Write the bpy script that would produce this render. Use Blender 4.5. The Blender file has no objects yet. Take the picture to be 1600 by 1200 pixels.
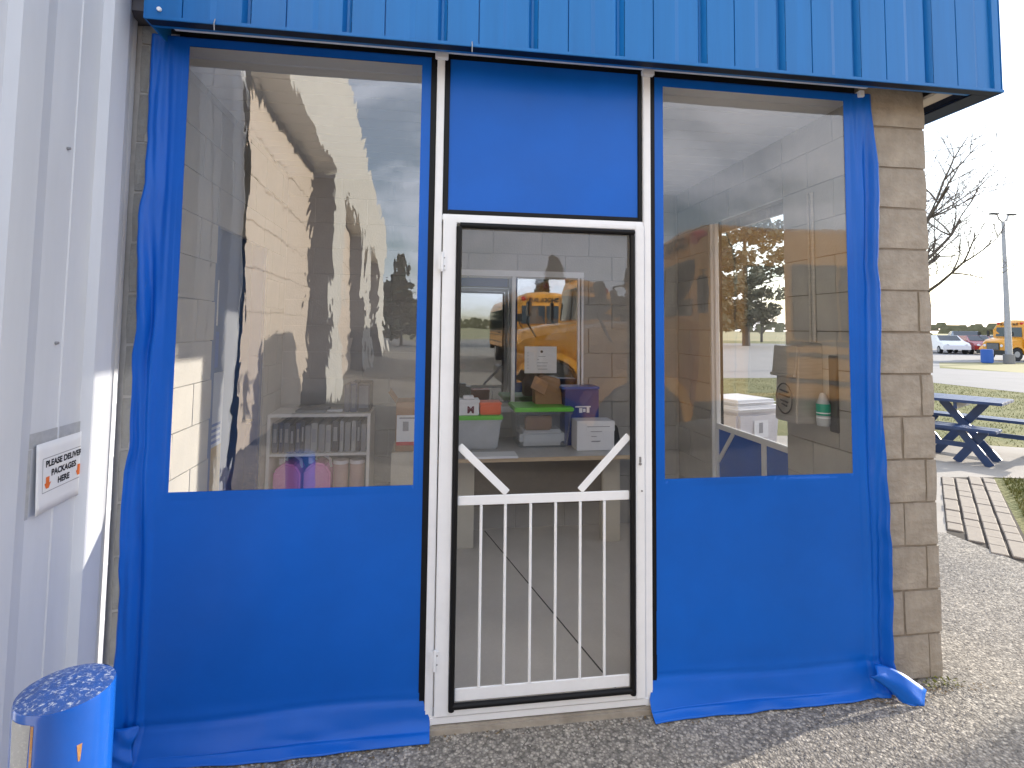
import bpy, bmesh, math, random
from mathutils import Vector, Matrix, noise
random.seed(7)
C = bpy.context.scene
# ------------------------------------------------------------------ camera
cam = bpy.data.objects.new('camera', bpy.data.cameras.new('camera'))
C.collection.objects.link(cam); C.camera = cam
R_ = Vector((0.98915, -0.14647, 0.01125)); U_ = Vector((-0.01999, -0.05835, 0.99810)); F_ = Vector((0.14554, 0.98749, 0.06064))
cam.matrix_world = Matrix(((R_.x, U_.x, -F_.x, 0), (R_.y, U_.y, -F_.y, -2.345), (R_.z, U_.z, -F_.z, 1.625), (0, 0, 0, 1)))
cam.data.sensor_width = 36; cam.data.lens = 19.125; cam.data.shift_y = -0.0870
cam.data.clip_start = 0.02; cam.data.clip_end = 4000
# ------------------------------------------------------------------ sky and sun
EL = math.radians(15.0); AZ = math.atan2(0.97, 0.262)
w = bpy.data.worlds.new('World'); C.world = w; w.use_nodes = True
nt = w.node_tree; nt.nodes.clear()
N = nt.nodes.new; L = nt.links.new
out = N('ShaderNodeOutputWorld'); bg = N('ShaderNodeBackground'); bg.inputs['Strength'].default_value = 0.15
sky = N('ShaderNodeTexSky'); sky.sky_type = 'NISHITA'; sky.sun_disc = False
sky.sun_elevation = EL; sky.sun_rotation = AZ; sky.altitude = 200; sky.air_density = 1.0; sky.dust_density = 1.0
tc = N('ShaderNodeTexCoord'); mp = N('ShaderNodeMapping'); mp.inputs['Scale'].default_value = (1, 1, 2.6)
ns = N('ShaderNodeTexNoise'); ns.inputs['Scale'].default_value = 2.6; ns.inputs['Detail'].default_value = 9; ns.inputs['Roughness'].default_value = 0.58
rp = N('ShaderNodeValToRGB'); rp.color_ramp.elements[0].position = 0.43; rp.color_ramp.elements[1].position = 0.61
rp.color_ramp.elements[0].color = (0.12, 0.12, 0.12, 1)
mx = N('ShaderNodeMix'); mx.data_type = 'RGBA'
mx.inputs['B'].default_value = (6.9, 7.4, 8.6, 1)
L(tc.outputs['Generated'], mp.inputs['Vector']); L(mp.outputs[0], ns.inputs['Vector']); L(ns.outputs['Fac'], rp.inputs[0])
L(rp.outputs[0], mx.inputs['Factor']); L(sky.outputs[0], mx.inputs['A']); L(mx.outputs['Result'], bg.inputs[0]); L(bg.outputs[0], out.inputs[0])
sun = bpy.data.objects.new('sun', bpy.data.lights.new('sun', 'SUN')); C.collection.objects.link(sun)
sun.data.energy = 4.2; sun.data.angle = math.radians(0.55); sun.data.color = (1.0, 0.92, 0.80)
sd = Vector((math.sin(AZ) * math.cos(EL), math.cos(AZ) * math.cos(EL), math.sin(EL)))
sun.rotation_euler = (-sd).to_track_quat('-Z', 'Y').to_euler()
C.view_settings.view_transform = 'Standard'; C.view_settings.look = 'None'
C.view_settings.exposure = 1.15; C.view_settings.gamma = 1.0; C.view_settings.use_curve_mapping = False
C.cycles.max_bounces = 10; C.cycles.transparent_max_bounces = 16; C.cycles.use_denoising = True

# ------------------------------------------------------------------ materials
MATS = {}
def mat(name, col, rough=0.6, metal=0.0, var=0.0, vscale=6, bump=0.0, bscale=60, col2=None, coat=0.0, stretch=None, detail=5, bdetail=4, spec=0.5, sheen_noise=0, thresh=None):
    m = bpy.data.materials.new(name); m.use_nodes = True; t = m.node_tree
    p = t.nodes['Principled BSDF']; p.inputs['Roughness'].default_value = rough; p.inputs['Metallic'].default_value = metal
    p.inputs['Coat Weight'].default_value = coat; p.inputs['Coat Roughness'].default_value = 0.12
    p.inputs['Specular IOR Level'].default_value = spec
    p.inputs['Base Color'].default_value = (*col, 1)
    tc = t.nodes.new('ShaderNodeTexCoord'); mp = t.nodes.new('ShaderNodeMapping')
    if stretch: mp.inputs['Scale'].default_value = stretch
    t.links.new(tc.outputs['Object'], mp.inputs['Vector'])
    if var or col2:
        n = t.nodes.new('ShaderNodeTexNoise'); n.inputs['Scale'].default_value = vscale; n.inputs['Detail'].default_value = detail; n.inputs['Roughness'].default_value = 0.62
        t.links.new(mp.outputs[0], n.inputs['Vector'])
        r = t.nodes.new('ShaderNodeValToRGB'); r.color_ramp.elements[0].position = 0.3 if not thresh else thresh[0]; r.color_ramp.elements[1].position = 0.7 if not thresh else thresh[1]
        c2 = col2 if col2 else tuple(min(1, c * (1 + var)) for c in col)
        c1 = col if col2 else tuple(c * (1 - var) for c in col)
        r.color_ramp.elements[0].color = (*c1, 1); r.color_ramp.elements[1].color = (*c2, 1)
        t.links.new(n.outputs['Fac'], r.inputs[0]); t.links.new(r.outputs[0], p.inputs['Base Color'])
        if sheen_noise:
            mr = t.nodes.new('ShaderNodeMapRange'); mr.inputs['To Min'].default_value = rough - sheen_noise; mr.inputs['To Max'].default_value = rough + sheen_noise
            t.links.new(n.outputs['Fac'], mr.inputs['Value']); t.links.new(mr.outputs[0], p.inputs['Roughness'])
    if bump:
        b = t.nodes.new('ShaderNodeTexNoise'); b.inputs['Scale'].default_value = bscale; b.inputs['Detail'].default_value = bdetail
        t.links.new(mp.outputs[0], b.inputs['Vector'])
        bp = t.nodes.new('ShaderNodeBump'); bp.inputs['Distance'].default_value = bump; bp.inputs['Strength'].default_value = 1
        t.links.new(b.outputs['Fac'], bp.inputs['Height']); t.links.new(bp.outputs[0], p.inputs['Normal'])
    MATS[name] = m
    return m

def clear_vinyl(name, f0, tint, bump, scale, stretch=(1, 1, 1), rough=0.0, dust=0.016):
    """thin clear sheet: transparent with an angle-dependent mirror on top"""
    m = bpy.data.materials.new(name); m.use_nodes = True; t = m.node_tree; t.nodes.clear()
    o = t.nodes.new('ShaderNodeOutputMaterial'); mixs = t.nodes.new('ShaderNodeMixShader')
    tr = t.nodes.new('ShaderNodeBsdfTransparent'); tr.inputs[0].default_value = (*tint, 1)
    gl = t.nodes.new('ShaderNodeBsdfGlossy'); gl.inputs['Roughness'].default_value = rough; gl.inputs['Color'].default_value = (1, 1, 1, 1)
    g = t.nodes.new('ShaderNodeNewGeometry'); d = t.nodes.new('ShaderNodeVectorMath'); d.operation = 'DOT_PRODUCT'
    t.links.new(g.outputs['Normal'], d.inputs[0]); t.links.new(g.outputs['Incoming'], d.inputs[1])
    def mth(op, a=None, b=None, va=None, vb=None):
        n = t.nodes.new('ShaderNodeMath'); n.operation = op
        if a is not None: t.links.new(a, n.inputs[0])
        elif va is not None: n.inputs[0].default_value = va
        if b is not None: t.links.new(b, n.inputs[1])
        elif vb is not None: n.inputs[1].default_value = vb
        return n.outputs[0]
    c = mth('ABSOLUTE', d.outputs['Value']); c = mth('SUBTRACT', None, c, va=1.0); c = mth('POWER', c, vb=5.0)
    c = mth('MULTIPLY', c, vb=1 - f0); c = mth('ADD', c, vb=f0)
    if bump:
        tc = t.nodes.new('ShaderNodeTexCoord'); mp = t.nodes.new('ShaderNodeMapping'); mp.inputs['Scale'].default_value = stretch
        n1 = t.nodes.new('ShaderNodeTexNoise'); n1.inputs['Scale'].default_value = scale; n1.inputs['Detail'].default_value = 3; n1.inputs['Distortion'].default_value = 0.6
        t.links.new(tc.outputs['Object'], mp.inputs[0]); t.links.new(mp.outputs[0], n1.inputs['Vector'])
        bp = t.nodes.new('ShaderNodeBump'); bp.inputs['Distance'].default_value = bump
        t.links.new(n1.outputs['Fac'], bp.inputs['Height']); t.links.new(bp.outputs[0], gl.inputs['Normal'])
    t.links.new(c, mixs.inputs[0]); t.links.new(tr.outputs[0], mixs.inputs[1]); t.links.new(gl.outputs[0], mixs.inputs[2])
    df = t.nodes.new('ShaderNodeBsdfDiffuse'); df.inputs[0].default_value = (0.75, 0.76, 0.78, 1); mx2 = t.nodes.new('ShaderNodeMixShader')
    tc2 = t.nodes.new('ShaderNodeTexCoord'); n2 = t.nodes.new('ShaderNodeTexNoise'); n2.inputs['Scale'].default_value = 3.5; n2.inputs['Detail'].default_value = 8; t.links.new(tc2.outputs['Object'], n2.inputs['Vector'])
    mr = t.nodes.new('ShaderNodeMapRange'); mr.inputs['From Min'].default_value = .3; mr.inputs['From Max'].default_value = .7; mr.inputs['To Min'].default_value = dust * .5; mr.inputs['To Max'].default_value = dust * 1.5
    t.links.new(n2.outputs['Fac'], mr.inputs['Value']); t.links.new(mr.outputs[0], mx2.inputs[0]); t.links.new(mixs.outputs[0], mx2.inputs[1]); t.links.new(df.outputs[0], mx2.inputs[2]); t.links.new(mx2.outputs[0], o.inputs[0])
    MATS[name] = m
    return m

M_wht = mat('white_aluminium', (0.80, 0.81, 0.83), 0.35, var=0.04, vscale=9, bump=0.0004, bscale=25)
M_blk = mat('black_rubber', (0.008, 0.008, 0.009), 0.42, spec=0.2)
M_vin = mat('blue_vinyl', (0.003, 0.106, 0.50), 0.36, var=0.10, vscale=1.6, bump=0.005, bscale=2.4, spec=0.28, coat=0.05, bdetail=6, sheen_noise=0.08)
M_cl_l = clear_vinyl('clear_vinyl_wavy', 0.20, (0.96, 0.96, 0.95), 0.00055, 5.0, (1.9, 1, 0.6))
M_cl_r = clear_vinyl('clear_vinyl_smooth', 0.085, (0.97, 0.97, 0.96), 0.0008, 2.4)
M_cl_d = clear_vinyl('clear_vinyl_flat', 0.06, (0.97, 0.97, 0.97), 0.001, 1.5, dust=0.004)
M_glass = clear_vinyl('window_glass', 0.22, (0.80, 0.84, 0.83), 0.0, 1, dust=0.0)
M_bus_gl = mat('dark_window_glass', (0.02, 0.025, 0.03), 0.06, spec=0.8)
M_facm = mat('blue_painted_metal', (0.008, 0.145, 0.43), 0.38, var=0.08, vscale=3, spec=0.4, stretch=(6, 6, 0.3))
M_flng = mat('shaded_flange_metal', (0.004, 0.010, 0.030), 0.5, spec=0.25)  # blue flange with the shade of its underside put into the colour
M_corr = mat('white_corrugated_metal', (0.60, 0.62, 0.66), 0.42, var=0.05, vscale=2.5, stretch=(3, 3, 0.5), sheen_noise=0.06)
M_blko = mat('tan_concrete_block', (0.27, 0.238, 0.198), 0.95, vscale=8, col2=(0.405, 0.362, 0.305), bump=0.012, bscale=22, bdetail=8, detail=9)
M_blkl = mat('grey_concrete_block', (0.27, 0.26, 0.24), 0.95, vscale=7, col2=(0.38, 0.37, 0.34), bump=0.004, bscale=80, bdetail=8, detail=9)
M_blki = mat('painted_concrete_block', (0.37, 0.355, 0.33), 0.85, vscale=3, col2=(0.46, 0.44, 0.405), bump=0.002, bscale=90, detail=8, stretch=(1, 1, 0.6))
M_mort = mat('mortar', (0.24, 0.205, 0.165), 0.98, var=0.15, vscale=20, bump=0.002, bscale=120)
M_morti = mat('painted_mortar', (0.50, 0.48, 0.45), 0.98, var=0.1, vscale=20)
M_sof = mat('beige_soffit', (0.60, 0.55, 0.48), 0.7, var=0.05)
M_ceil = mat('white_ceiling_plank', (0.78, 0.78, 0.79), 0.6, var=0.03)
M_flr = mat('vestibule_concrete_floor', (0.58, 0.535, 0.48), 0.55, vscale=2.2, col2=(0.67, 0.62, 0.56), detail=9, bump=0.0008, bscale=40)
M_dkl = mat('dark_joint', (0.05, 0.045, 0.04), 0.9)
M_bdoor = mat('blue_painted_steel', (0.02, 0.08, 0.24), 0.35, var=0.08)
M_pap = mat('white_paper', (0.75, 0.75, 0.76), 0.7, var=0.03)
M_ink = mat('black_ink', (0.015, 0.015, 0.018), 0.7)
M_gink = mat('grey_ink', (0.30, 0.30, 0.32), 0.7)
M_orng = mat('orange_ink', (0.75, 0.16, 0.02), 0.6)
M_tape = mat('grey_tape', (0.40, 0.41, 0.43), 0.3, var=0.12, vscale=40)
M_boll = mat('glossy_blue_paint', (0.006, 0.075, 0.36), 0.22, var=0.08, vscale=5, coat=0.5, bump=0.001, bscale=20)
M_tabl = mat('grey_laminate_top', (0.42, 0.41, 0.40), 0.4, var=0.1)
M_wood = mat('raw_wood_edge', (0.50, 0.38, 0.25), 0.7, var=0.15, vscale=12, stretch=(1, 8, 8))
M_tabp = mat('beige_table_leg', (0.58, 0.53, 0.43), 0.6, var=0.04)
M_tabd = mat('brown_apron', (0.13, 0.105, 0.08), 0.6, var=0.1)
M_grn = mat('green_plastic', (0.14, 0.52, 0.05), 0.4)
M_binp = clear_vinyl('cloudy_bin_plastic', 0.09, (0.85, 0.88, 0.90), 0.004, 12, rough=0.12, dust=0.06)
M_binw = mat('translucent_grey_plastic', (0.42, 0.44, 0.46), 0.35, var=0.1)
M_card = mat('brown_cardboard', (0.32, 0.18, 0.09), 0.8, var=0.12)
M_wbox = mat('white_plastic', (0.72, 0.72, 0.74), 0.4, var=0.03)
M_redb = mat('orange_red_plastic', (0.75, 0.12, 0.03), 0.45, var=0.08)
M_nvyb = mat('navy_card_box', (0.01, 0.035, 0.20), 0.5)
M_maroon = mat('maroon_ink', (0.12, 0.01, 0.03), 0.6)
M_mwht = mat('grey_white_ink', (0.7, 0.72, 0.75), 0.6)
M_jug = mat('pink_liquid_plastic', (0.85, 0.26, 0.55), 0.25, var=0.08, coat=0.3)
M_jugc = mat('white_cap', (0.75, 0.7, 0.72), 0.4)
M_cream = mat('cream_shelf_edge', (0.78, 0.74, 0.68), 0.5)
M_shelf = mat('grey_shelf_panel', (0.30, 0.30, 0.30), 0.6)
M_peach = mat('peach_canister', (0.58, 0.38, 0.33), 0.5, var=0.1)
M_stl = mat('brushed_stainless', (0.50, 0.47, 0.43), 0.38, metal=0.5, var=0.1, vscale=8, stretch=(1, 1, 12))
M_emb = mat('embossed_dark_metal', (0.16, 0.15, 0.14), 0.5, metal=0.6)
M_tgrn = mat('teal_label', (0.01, 0.30, 0.20), 0.4)
M_ylw = mat('school_bus_yellow', (0.66, 0.29, 0.018), 0.32, var=0.06, vscale=2, coat=0.3)
M_bblk = mat('black_bus_trim', (0.015, 0.015, 0.015), 0.45)
M_tyre = mat('tyre_rubber', (0.02, 0.02, 0.021), 0.85, var=0.2)
M_hub = mat('grey_wheel_hub', (0.30, 0.30, 0.31), 0.4, metal=0.5)
M_lamp_r = mat('red_lens', (0.5, 0.02, 0.02), 0.2); M_lamp_a = mat('amber_lens', (0.7, 0.25, 0.02), 0.2)
M_navy = mat('navy_painted_timber', (0.018, 0.05, 0.14), 0.42, var=0.15, vscale=10, bump=0.001, bscale=30)
M_grass = mat('lawn', (0.09, 0.105, 0.022), 0.95, vscale=1.4, col2=(0.18, 0.165, 0.055), detail=10, bump=0.03, bscale=25, bdetail=6)
M_field = mat('dry_field', (0.30, 0.25, 0.12), 0.95, vscale=0.02, col2=(0.20, 0.20, 0.09), detail=6)
M_road = mat('pale_road', (0.22, 0.212, 0.208), 0.9, var=0.08, vscale=0.6, bump=0.004, bscale=60)
M_patio = mat('patio_concrete', (0.34, 0.308, 0.268), 0.9, var=0.12, vscale=1.5, bump=0.003, bscale=60, detail=9)
M_pav = mat('tan_paver', (0.29, 0.25, 0.205), 0.9, var=0.12, vscale=6, bump=0.003, bscale=80)
M_dirt = mat('dark_soil', (0.045, 0.036, 0.028), 1.0, var=0.3, vscale=30)
M_bark = mat('bark', (0.11, 0.09, 0.075), 0.95, var=0.25, vscale=14, stretch=(1, 1, 0.2))
M_leafd = mat('dry_leaf_foliage', (0.12, 0.115, 0.065), 0.9, vscale=0.6, col2=(0.19, 0.18, 0.115), detail=3)
M_leafg = mat('evergreen_foliage', (0.030, 0.045, 0.026), 0.9, vscale=0.8, col2=(0.065, 0.085, 0.05), detail=3)
M_blade = mat('grass_blade', (0.10, 0.12, 0.022), 0.8, vscale=3, col2=(0.22, 0.20, 0.06), detail=6)
M_pole = mat('galvanised_pole', (0.34, 0.34, 0.35), 0.5, metal=0.4, var=0.08)
M_bay = mat('beige_bay_door', (0.66, 0.57, 0.48), 0.5, var=0.04)
M_jamb = mat('dark_bay_jamb', (0.12, 0.115, 0.125), 0.7, var=0.1)
M_stuc = mat('off_white_render', (0.55, 0.54, 0.50), 0.85, var=0.07, vscale=3, bump=0.003, bscale=20)
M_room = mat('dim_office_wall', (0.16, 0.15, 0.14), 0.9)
M_tiny = mat('rusty_steel', (0.33, 0.14, 0.04), 0.9, var=0.3, vscale=40)
M_cart = mat('white_bin_liner', (0.62, 0.60, 0.62), 0.45, var=0.06, bump=0.01, bscale=9)
M_leaf = mat('weed_leaf', (0.16, 0.17, 0.03), 0.8, var=0.3, vscale=20)

def aggregate(name):
    """exposed-aggregate asphalt: voronoi pebbles with bump, patches of tone"""
    m = bpy.data.materials.new(name); m.use_nodes = True; t = m.node_tree; p = t.nodes['Principled BSDF']; p.inputs['Roughness'].default_value = 0.93
    tc = t.nodes.new('ShaderNodeTexCoord')
    v = t.nodes.new('ShaderNodeTexVoronoi'); v.inputs['Scale'].default_value = 80; t.links.new(tc.outputs['Object'], v.inputs['Vector'])
    v2 = t.nodes.new('ShaderNodeTexVoronoi'); v2.inputs['Scale'].default_value = 165; t.links.new(tc.outputs['Object'], v2.inputs['Vector'])
    bw = t.nodes.new('ShaderNodeSeparateColor'); t.links.new(v.outputs['Color'], bw.inputs[0])
    r = t.nodes.new('ShaderNodeValToRGB'); e = r.color_ramp.elements
    e[0].position = 0.0; e[0].color = (0.20, 0.185, 0.17, 1); e[1].position = 1.0; e[1].color = (0.62, 0.58, 0.52, 1)
    a = r.color_ramp.elements.new(0.35); a.color = (0.32, 0.30, 0.275, 1); a2 = r.color_ramp.elements.new(0.75); a2.color = (0.44, 0.41, 0.37, 1)
    t.links.new(bw.outputs[0], r.inputs[0])
    n = t.nodes.new('ShaderNodeTexNoise'); n.inputs['Scale'].default_value = 1.3; n.inputs['Detail'].default_value = 8; t.links.new(tc.outputs['Object'], n.inputs['Vector'])
    r2 = t.nodes.new('ShaderNodeValToRGB'); r2.color_ramp.elements[0].position = 0.3; r2.color_ramp.elements[1].position = 0.75
    r2.color_ramp.elements[0].color = (0.78, 0.77, 0.76, 1); r2.color_ramp.elements[1].color = (1.2, 1.16, 1.08, 1); t.links.new(n.outputs['Fac'], r2.inputs[0])
    mul = t.nodes.new('ShaderNodeMix'); mul.data_type = 'RGBA'; mul.blend_type = 'MULTIPLY'; mul.inputs['Factor'].default_value = 1
    t.links.new(r.outputs[0], mul.inputs['A']); t.links.new(r2.outputs[0], mul.inputs['B'])
    dk = t.nodes.new('ShaderNodeMapRange'); dk.inputs['From Min'].default_value = 0.0; dk.inputs['From Max'].default_value = 0.65; dk.inputs['To Min'].default_value = 1.0; dk.inputs['To Max'].default_value = 0.50
    t.links.new(v.outputs['Distance'], dk.inputs['Value'])
    m2 = t.nodes.new('ShaderNodeMix'); m2.data_type = 'RGBA'; m2.blend_type = 'MULTIPLY'; m2.inputs['Factor'].default_value = 1
    t.links.new(mul.outputs['Result'], m2.inputs['A']); t.links.new(dk.outputs[0], m2.inputs['B'])
    t.links.new(m2.outputs['Result'], p.inputs['Base Color'])
    ad = t.nodes.new('ShaderNodeMath'); ad.operation = 'ADD'; h2 = t.nodes.new('ShaderNodeMath'); h2.operation = 'MULTIPLY'; h2.inputs[1].default_value = 0.5
    t.links.new(v2.outputs['Distance'], h2.inputs[0]); t.links.new(v.outputs['Distance'], ad.inputs[0]); t.links.new(h2.outputs[0], ad.inputs[1])
    bp = t.nodes.new('ShaderNodeBump'); bp.invert = True; bp.inputs['Distance'].default_value = 0.0035; t.links.new(ad.outputs[0], bp.inputs['Height']); t.links.new(bp.outputs[0], p.inputs['Normal'])
    return m
M_agg = aggregate('exposed_aggregate')

def chipped(name, base, light, rust):
    m = bpy.data.materials.new(name); m.use_nodes = True; t = m.node_tree; p = t.nodes['Principled BSDF']; p.inputs['Roughness'].default_value = 0.32
    tc = t.nodes.new('ShaderNodeTexCoord'); n = t.nodes.new('ShaderNodeTexNoise'); n.inputs['Scale'].default_value = 110; n.inputs['Detail'].default_value = 8; n.inputs['Roughness'].default_value = 0.75
    t.links.new(tc.outputs['Object'], n.inputs['Vector'])
    r = t.nodes.new('ShaderNodeValToRGB'); e = r.color_ramp.elements; e[0].position = 0.53; e[0].color = (*base, 1); e[1].position = 0.68; e[1].color = (*light, 1)
    x = e.new(0.59); x.color = tuple(0.6 * a + 0.4 * b for a, b in zip(base, light)) + (1,); y = e.new(0.74); y.color = (*rust, 1)
    t.links.new(n.outputs['Fac'], r.inputs[0]); t.links.new(r.outputs[0], p.inputs['Base Color'])
    bp = t.nodes.new('ShaderNodeBump'); bp.inputs['Distance'].default_value = 0.003; t.links.new(n.outputs['Fac'], bp.inputs['Height']); t.links.new(bp.outputs[0], p.inputs['Normal'])
    return m
M_chip = chipped('chipped_blue_paint', (0.015, 0.06, 0.24), (0.52, 0.56, 0.62), (0.30, 0.24, 0.12))

# ------------------------------------------------------------------ helpers
def link(o, parent=None):
    C.collection.objects.link(o)
    if parent: o.parent = parent
    return o
def tag(o, label=None, cat=None, group=None, kind=None):
    if label: o['label'] = label
    if cat: o['category'] = cat
    if group: o['group'] = group
    if kind: o['kind'] = kind
    return o
def thing(name, label, cat, loc=(0, 0, 0), rz=0, group=None):
    o = bpy.data.objects.new(name, None); o.empty_display_size = 0.1; link(o); o.location = loc; o.rotation_euler = (0, 0, rz)
    return tag(o, label, cat, group)
class MB:
    def __init__(s): s.v = []; s.f = []
    def add(s, v, f):
        k = len(s.v); s.v += [tuple(q) for q in v]; s.f += [tuple(k + i for i in g) for g in f]; return s
    def box(s, x0, x1, y0, y1, z0, z1):
        return s.add([(x0,y0,z0),(x1,y0,z0),(x1,y1,z0),(x0,y1,z0),(x0,y0,z1),(x1,y0,z1),(x1,y1,z1),(x0,y1,z1)],
                     [(3,2,1,0),(4,5,6,7),(0,1,5,4),(1,2,6,5),(2,3,7,6),(3,0,4,7)])
    def bar(s, a, b, wd, dp, up=Vector((0, 1, 0))):
        a = Vector(a); b = Vector(b); d = (b - a).normalized(); n = d.cross(up).normalized() * wd / 2; m = n.cross(d).normalized() * dp / 2
        v = [a-n-m, a+n-m, a+n+m, a-n+m, b-n-m, b+n-m, b+n+m, b-n+m]
        return s.add(v, [(3,2,1,0),(4,5,6,7),(0,1,5,4),(1,2,6,5),(2,3,7,6),(3,0,4,7)])
    def tube(s, pts, rad, n=10, cap=True):
        k = len(s.v); P = [Vector(p) for p in pts]
        for i, p in enumerate(P):
            d = (P[min(i+1, len(P)-1)] - P[max(i-1, 0)]).normalized()
            a = d.cross(Vector((0, 0, 1)) if abs(d.z) < 0.9 else Vector((1, 0, 0))).normalized(); b = d.cross(a)
            r = rad[i] if isinstance(rad, (list, tuple)) else rad
            for j in range(n):
                t = 2 * math.pi * j / n; s.v.append(tuple(p + a * r * math.cos(t) + b * r * math.sin(t)))
        for i in range(len(P) - 1):
            for j in range(n):
                q = k + i * n; s.f.append((q + j, q + n + j, q + n + (j+1) % n, q + (j+1) % n))
        if cap:
            s.f.append(tuple(k + j for j in range(n))); s.f.append(tuple(k + (len(P)-1)*n + j for j in reversed(range(n))))
        return s
    def prism(s, prof, axis, a, b):
        """prof: 2-D polygon; axis 'x': (y,z), 'y': (x,z), 'z': (x,y)"""
        n = len(prof); k = len(s.v)
        for q in (a, b):
            for (p0, p1) in prof:
                s.v.append({'x': (q, p0, p1), 'y': (p0, q, p1), 'z': (p0, p1, q)}[axis])
        s.f.append(tuple(k + i for i in range(n))); s.f.append(tuple(k + n + i for i in reversed(range(n))))
        for i in range(n): s.f.append((k + i, k + n + i, k + n + (i+1) % n, k + (i+1) % n))
        return s
    def build(s, name, m, parent=None, bevel=0.0, smooth=False, seg=2, label=None):
        me = bpy.data.meshes.new(name); bm = bmesh.new()
        vs = [bm.verts.new(v) for v in s.v]
        for f in s.f:
            try: bm.faces.new([vs[i] for i in f])
            except ValueError: pass
        bmesh.ops.recalc_face_normals(bm, faces=bm.faces)
        if bevel:
            ed = [e for e in bm.edges if len(e.link_faces) == 2 and e.calc_face_angle(0) > 0.6]
            bmesh.ops.bevel(bm, geom=ed, offset=bevel, segments=seg, affect='EDGES', clamp_overlap=True)
        if smooth:
            for f in bm.faces: f.smooth = True
        bm.to_mesh(me); bm.free(); me.materials.append(m)
        if smooth:
            try: me.set_sharp_from_angle(angle=math.radians(40))
            except Exception: pass
        o = bpy.data.objects.new(name, me); link(o, parent)
        if label: o['label'] = label
        if name in ('print', 'screw', 'label_line', 'grille_bars'): o['kind'] = 'stuff'
        return o
def box(name, x0, x1, y0, y1, z0, z1, m, parent=None, bevel=0.0, label=None):
    return MB().box(x0, x1, y0, y1, z0, z1).build(name, m, parent, bevel, label=label)
def grid(name, nu, nv, fn, m, parent=None, skip=None, smooth=True, us=None, vs=None):
    us = us or [i / nu for i in range(nu + 1)]; vs = vs or [j / nv for j in range(nv + 1)]
    V = [fn(a, b) for b in vs for a in us]; k = len(us); Fc = []
    for j in range(len(vs) - 1):
        for i in range(k - 1):
            if skip and skip((us[i] + us[i+1]) / 2, (vs[j] + vs[j+1]) / 2): continue
            Fc.append((j*k + i, j*k + i + 1, (j+1)*k + i + 1, (j+1)*k + i))
    me = bpy.data.meshes.new(name); me.from_pydata(V, [], Fc); me.materials.append(m)
    if smooth: me.polygons.foreach_set('use_smooth', [True] * len(Fc))
    me.update(); o = bpy.data.objects.new(name, me); return link(o, parent)
def copy_tree(o, parent=None):
    c = o.copy(); C.collection.objects.link(c); c.parent = parent
    for ch in list(o.children): copy_tree(ch, c)
    return c
def sheet(name, pts, z, m, kind='structure'):
    me = bpy.data.meshes.new(name); me.from_pydata([(x, y, z) for x, y in pts], [], [tuple(range(len(pts)))]); me.materials.append(m)
    bm = bmesh.new(); bm.from_mesh(me)
    for f in bm.faces:
        f.normal_update()
        if f.normal.z < 0: f.normal_flip()
    bm.to_mesh(me); bm.free()
    o = bpy.data.objects.new(name, me); o['kind'] = kind; return link(o)
def text(name, s, size, m, parent, loc, xdir, ydir, depth=0.0006, bold=0.0, align='CENTER'):
    cu = bpy.data.curves.new(name, 'FONT'); cu.body = s; cu.size = size; cu.align_x = align; cu.extrude = depth; cu.offset = bold
    tmp = bpy.data.objects.new('tmp', cu); C.collection.objects.link(tmp)
    dg = bpy.context.evaluated_depsgraph_get(); dg.update()
    me = bpy.data.meshes.new_from_object(tmp.evaluated_get(dg)); bpy.data.objects.remove(tmp)
    me.materials.clear(); me.materials.append(m); me.name = name
    X = Vector(xdir).normalized(); Y = Vector(ydir).normalized(); Z = X.cross(Y)
    o = bpy.data.objects.new(name, me); link(o, parent)
    o.matrix_local = Matrix(((X.x, Y.x, Z.x, loc[0]), (X.y, Y.y, Z.y, loc[1]), (X.z, Y.z, Z.z, loc[2]), (0, 0, 0, 1)))
    return o

# block work: every block an object sharing cached meshes
BC = {}
CH = 0.2032
def block_mesh(Lb, var, m, rough):
    key = (round(Lb, 2), var, m.name, rough)
    if key in BC: return BC[key]
    rnd = random.Random(hash((round(Lb * 100), var)) & 0xffff)
    gp = 0.007 if rough > .5 else 0.0035; Lw = Lb - gp; H = CH - gp; nx = max(2, int(round(Lw / 0.10))) ; nz = 3; T = 0.03
    V = []; F = []
    for j in range(nz + 1):
        for i in range(nx + 1):
            ed = (i in (0, nx)) or (j in (0, nz))
            cn = (i in (0, nx)) and (j in (0, nz))
            y = 0.0 - (rnd.uniform(0.001, 0.003) * rough if ed else 0) - (rnd.uniform(0.0, 0.003) * rough if cn else 0) + rnd.uniform(-0.001, 0.001) * rough
            x = gp / 2 + Lw * i / nx; z = gp / 2 + H * j / nz
            if i == 0: x += rnd.uniform(0, 0.004) * rough
            if i == nx: x -= rnd.uniform(0, 0.004) * rough
            if j == 0: z += rnd.uniform(0, 0.003) * rough
            if j == nz: z -= rnd.uniform(0, 0.003) * rough
            V.append((x, y, z))
    k = nx + 1
    for j in range(nz):
        for i in range(nx): F.append((j*k+i+1, j*k+i, (j+1)*k+i, (j+1)*k+i+1))
    ring = [i for i in range(k)] + [j*k + nx for j in range(1, nz+1)] + [nz*k + i for i in range(nx-1, -1, -1)] + [j*k for j in range(nz-1, 0, -1)]
    b0 = len(V)
    for q in ring: V.append((V[q][0], -T, V[q][2]))
    n = len(ring)
    for i in range(n): F.append((ring[i], ring[(i+1) % n], b0 + (i+1) % n, b0 + i))
    me = bpy.data.meshes.new('block'); me.from_pydata(V, [], F); me.materials.append(m); me.update()
    BC[key] = me; return me
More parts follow.
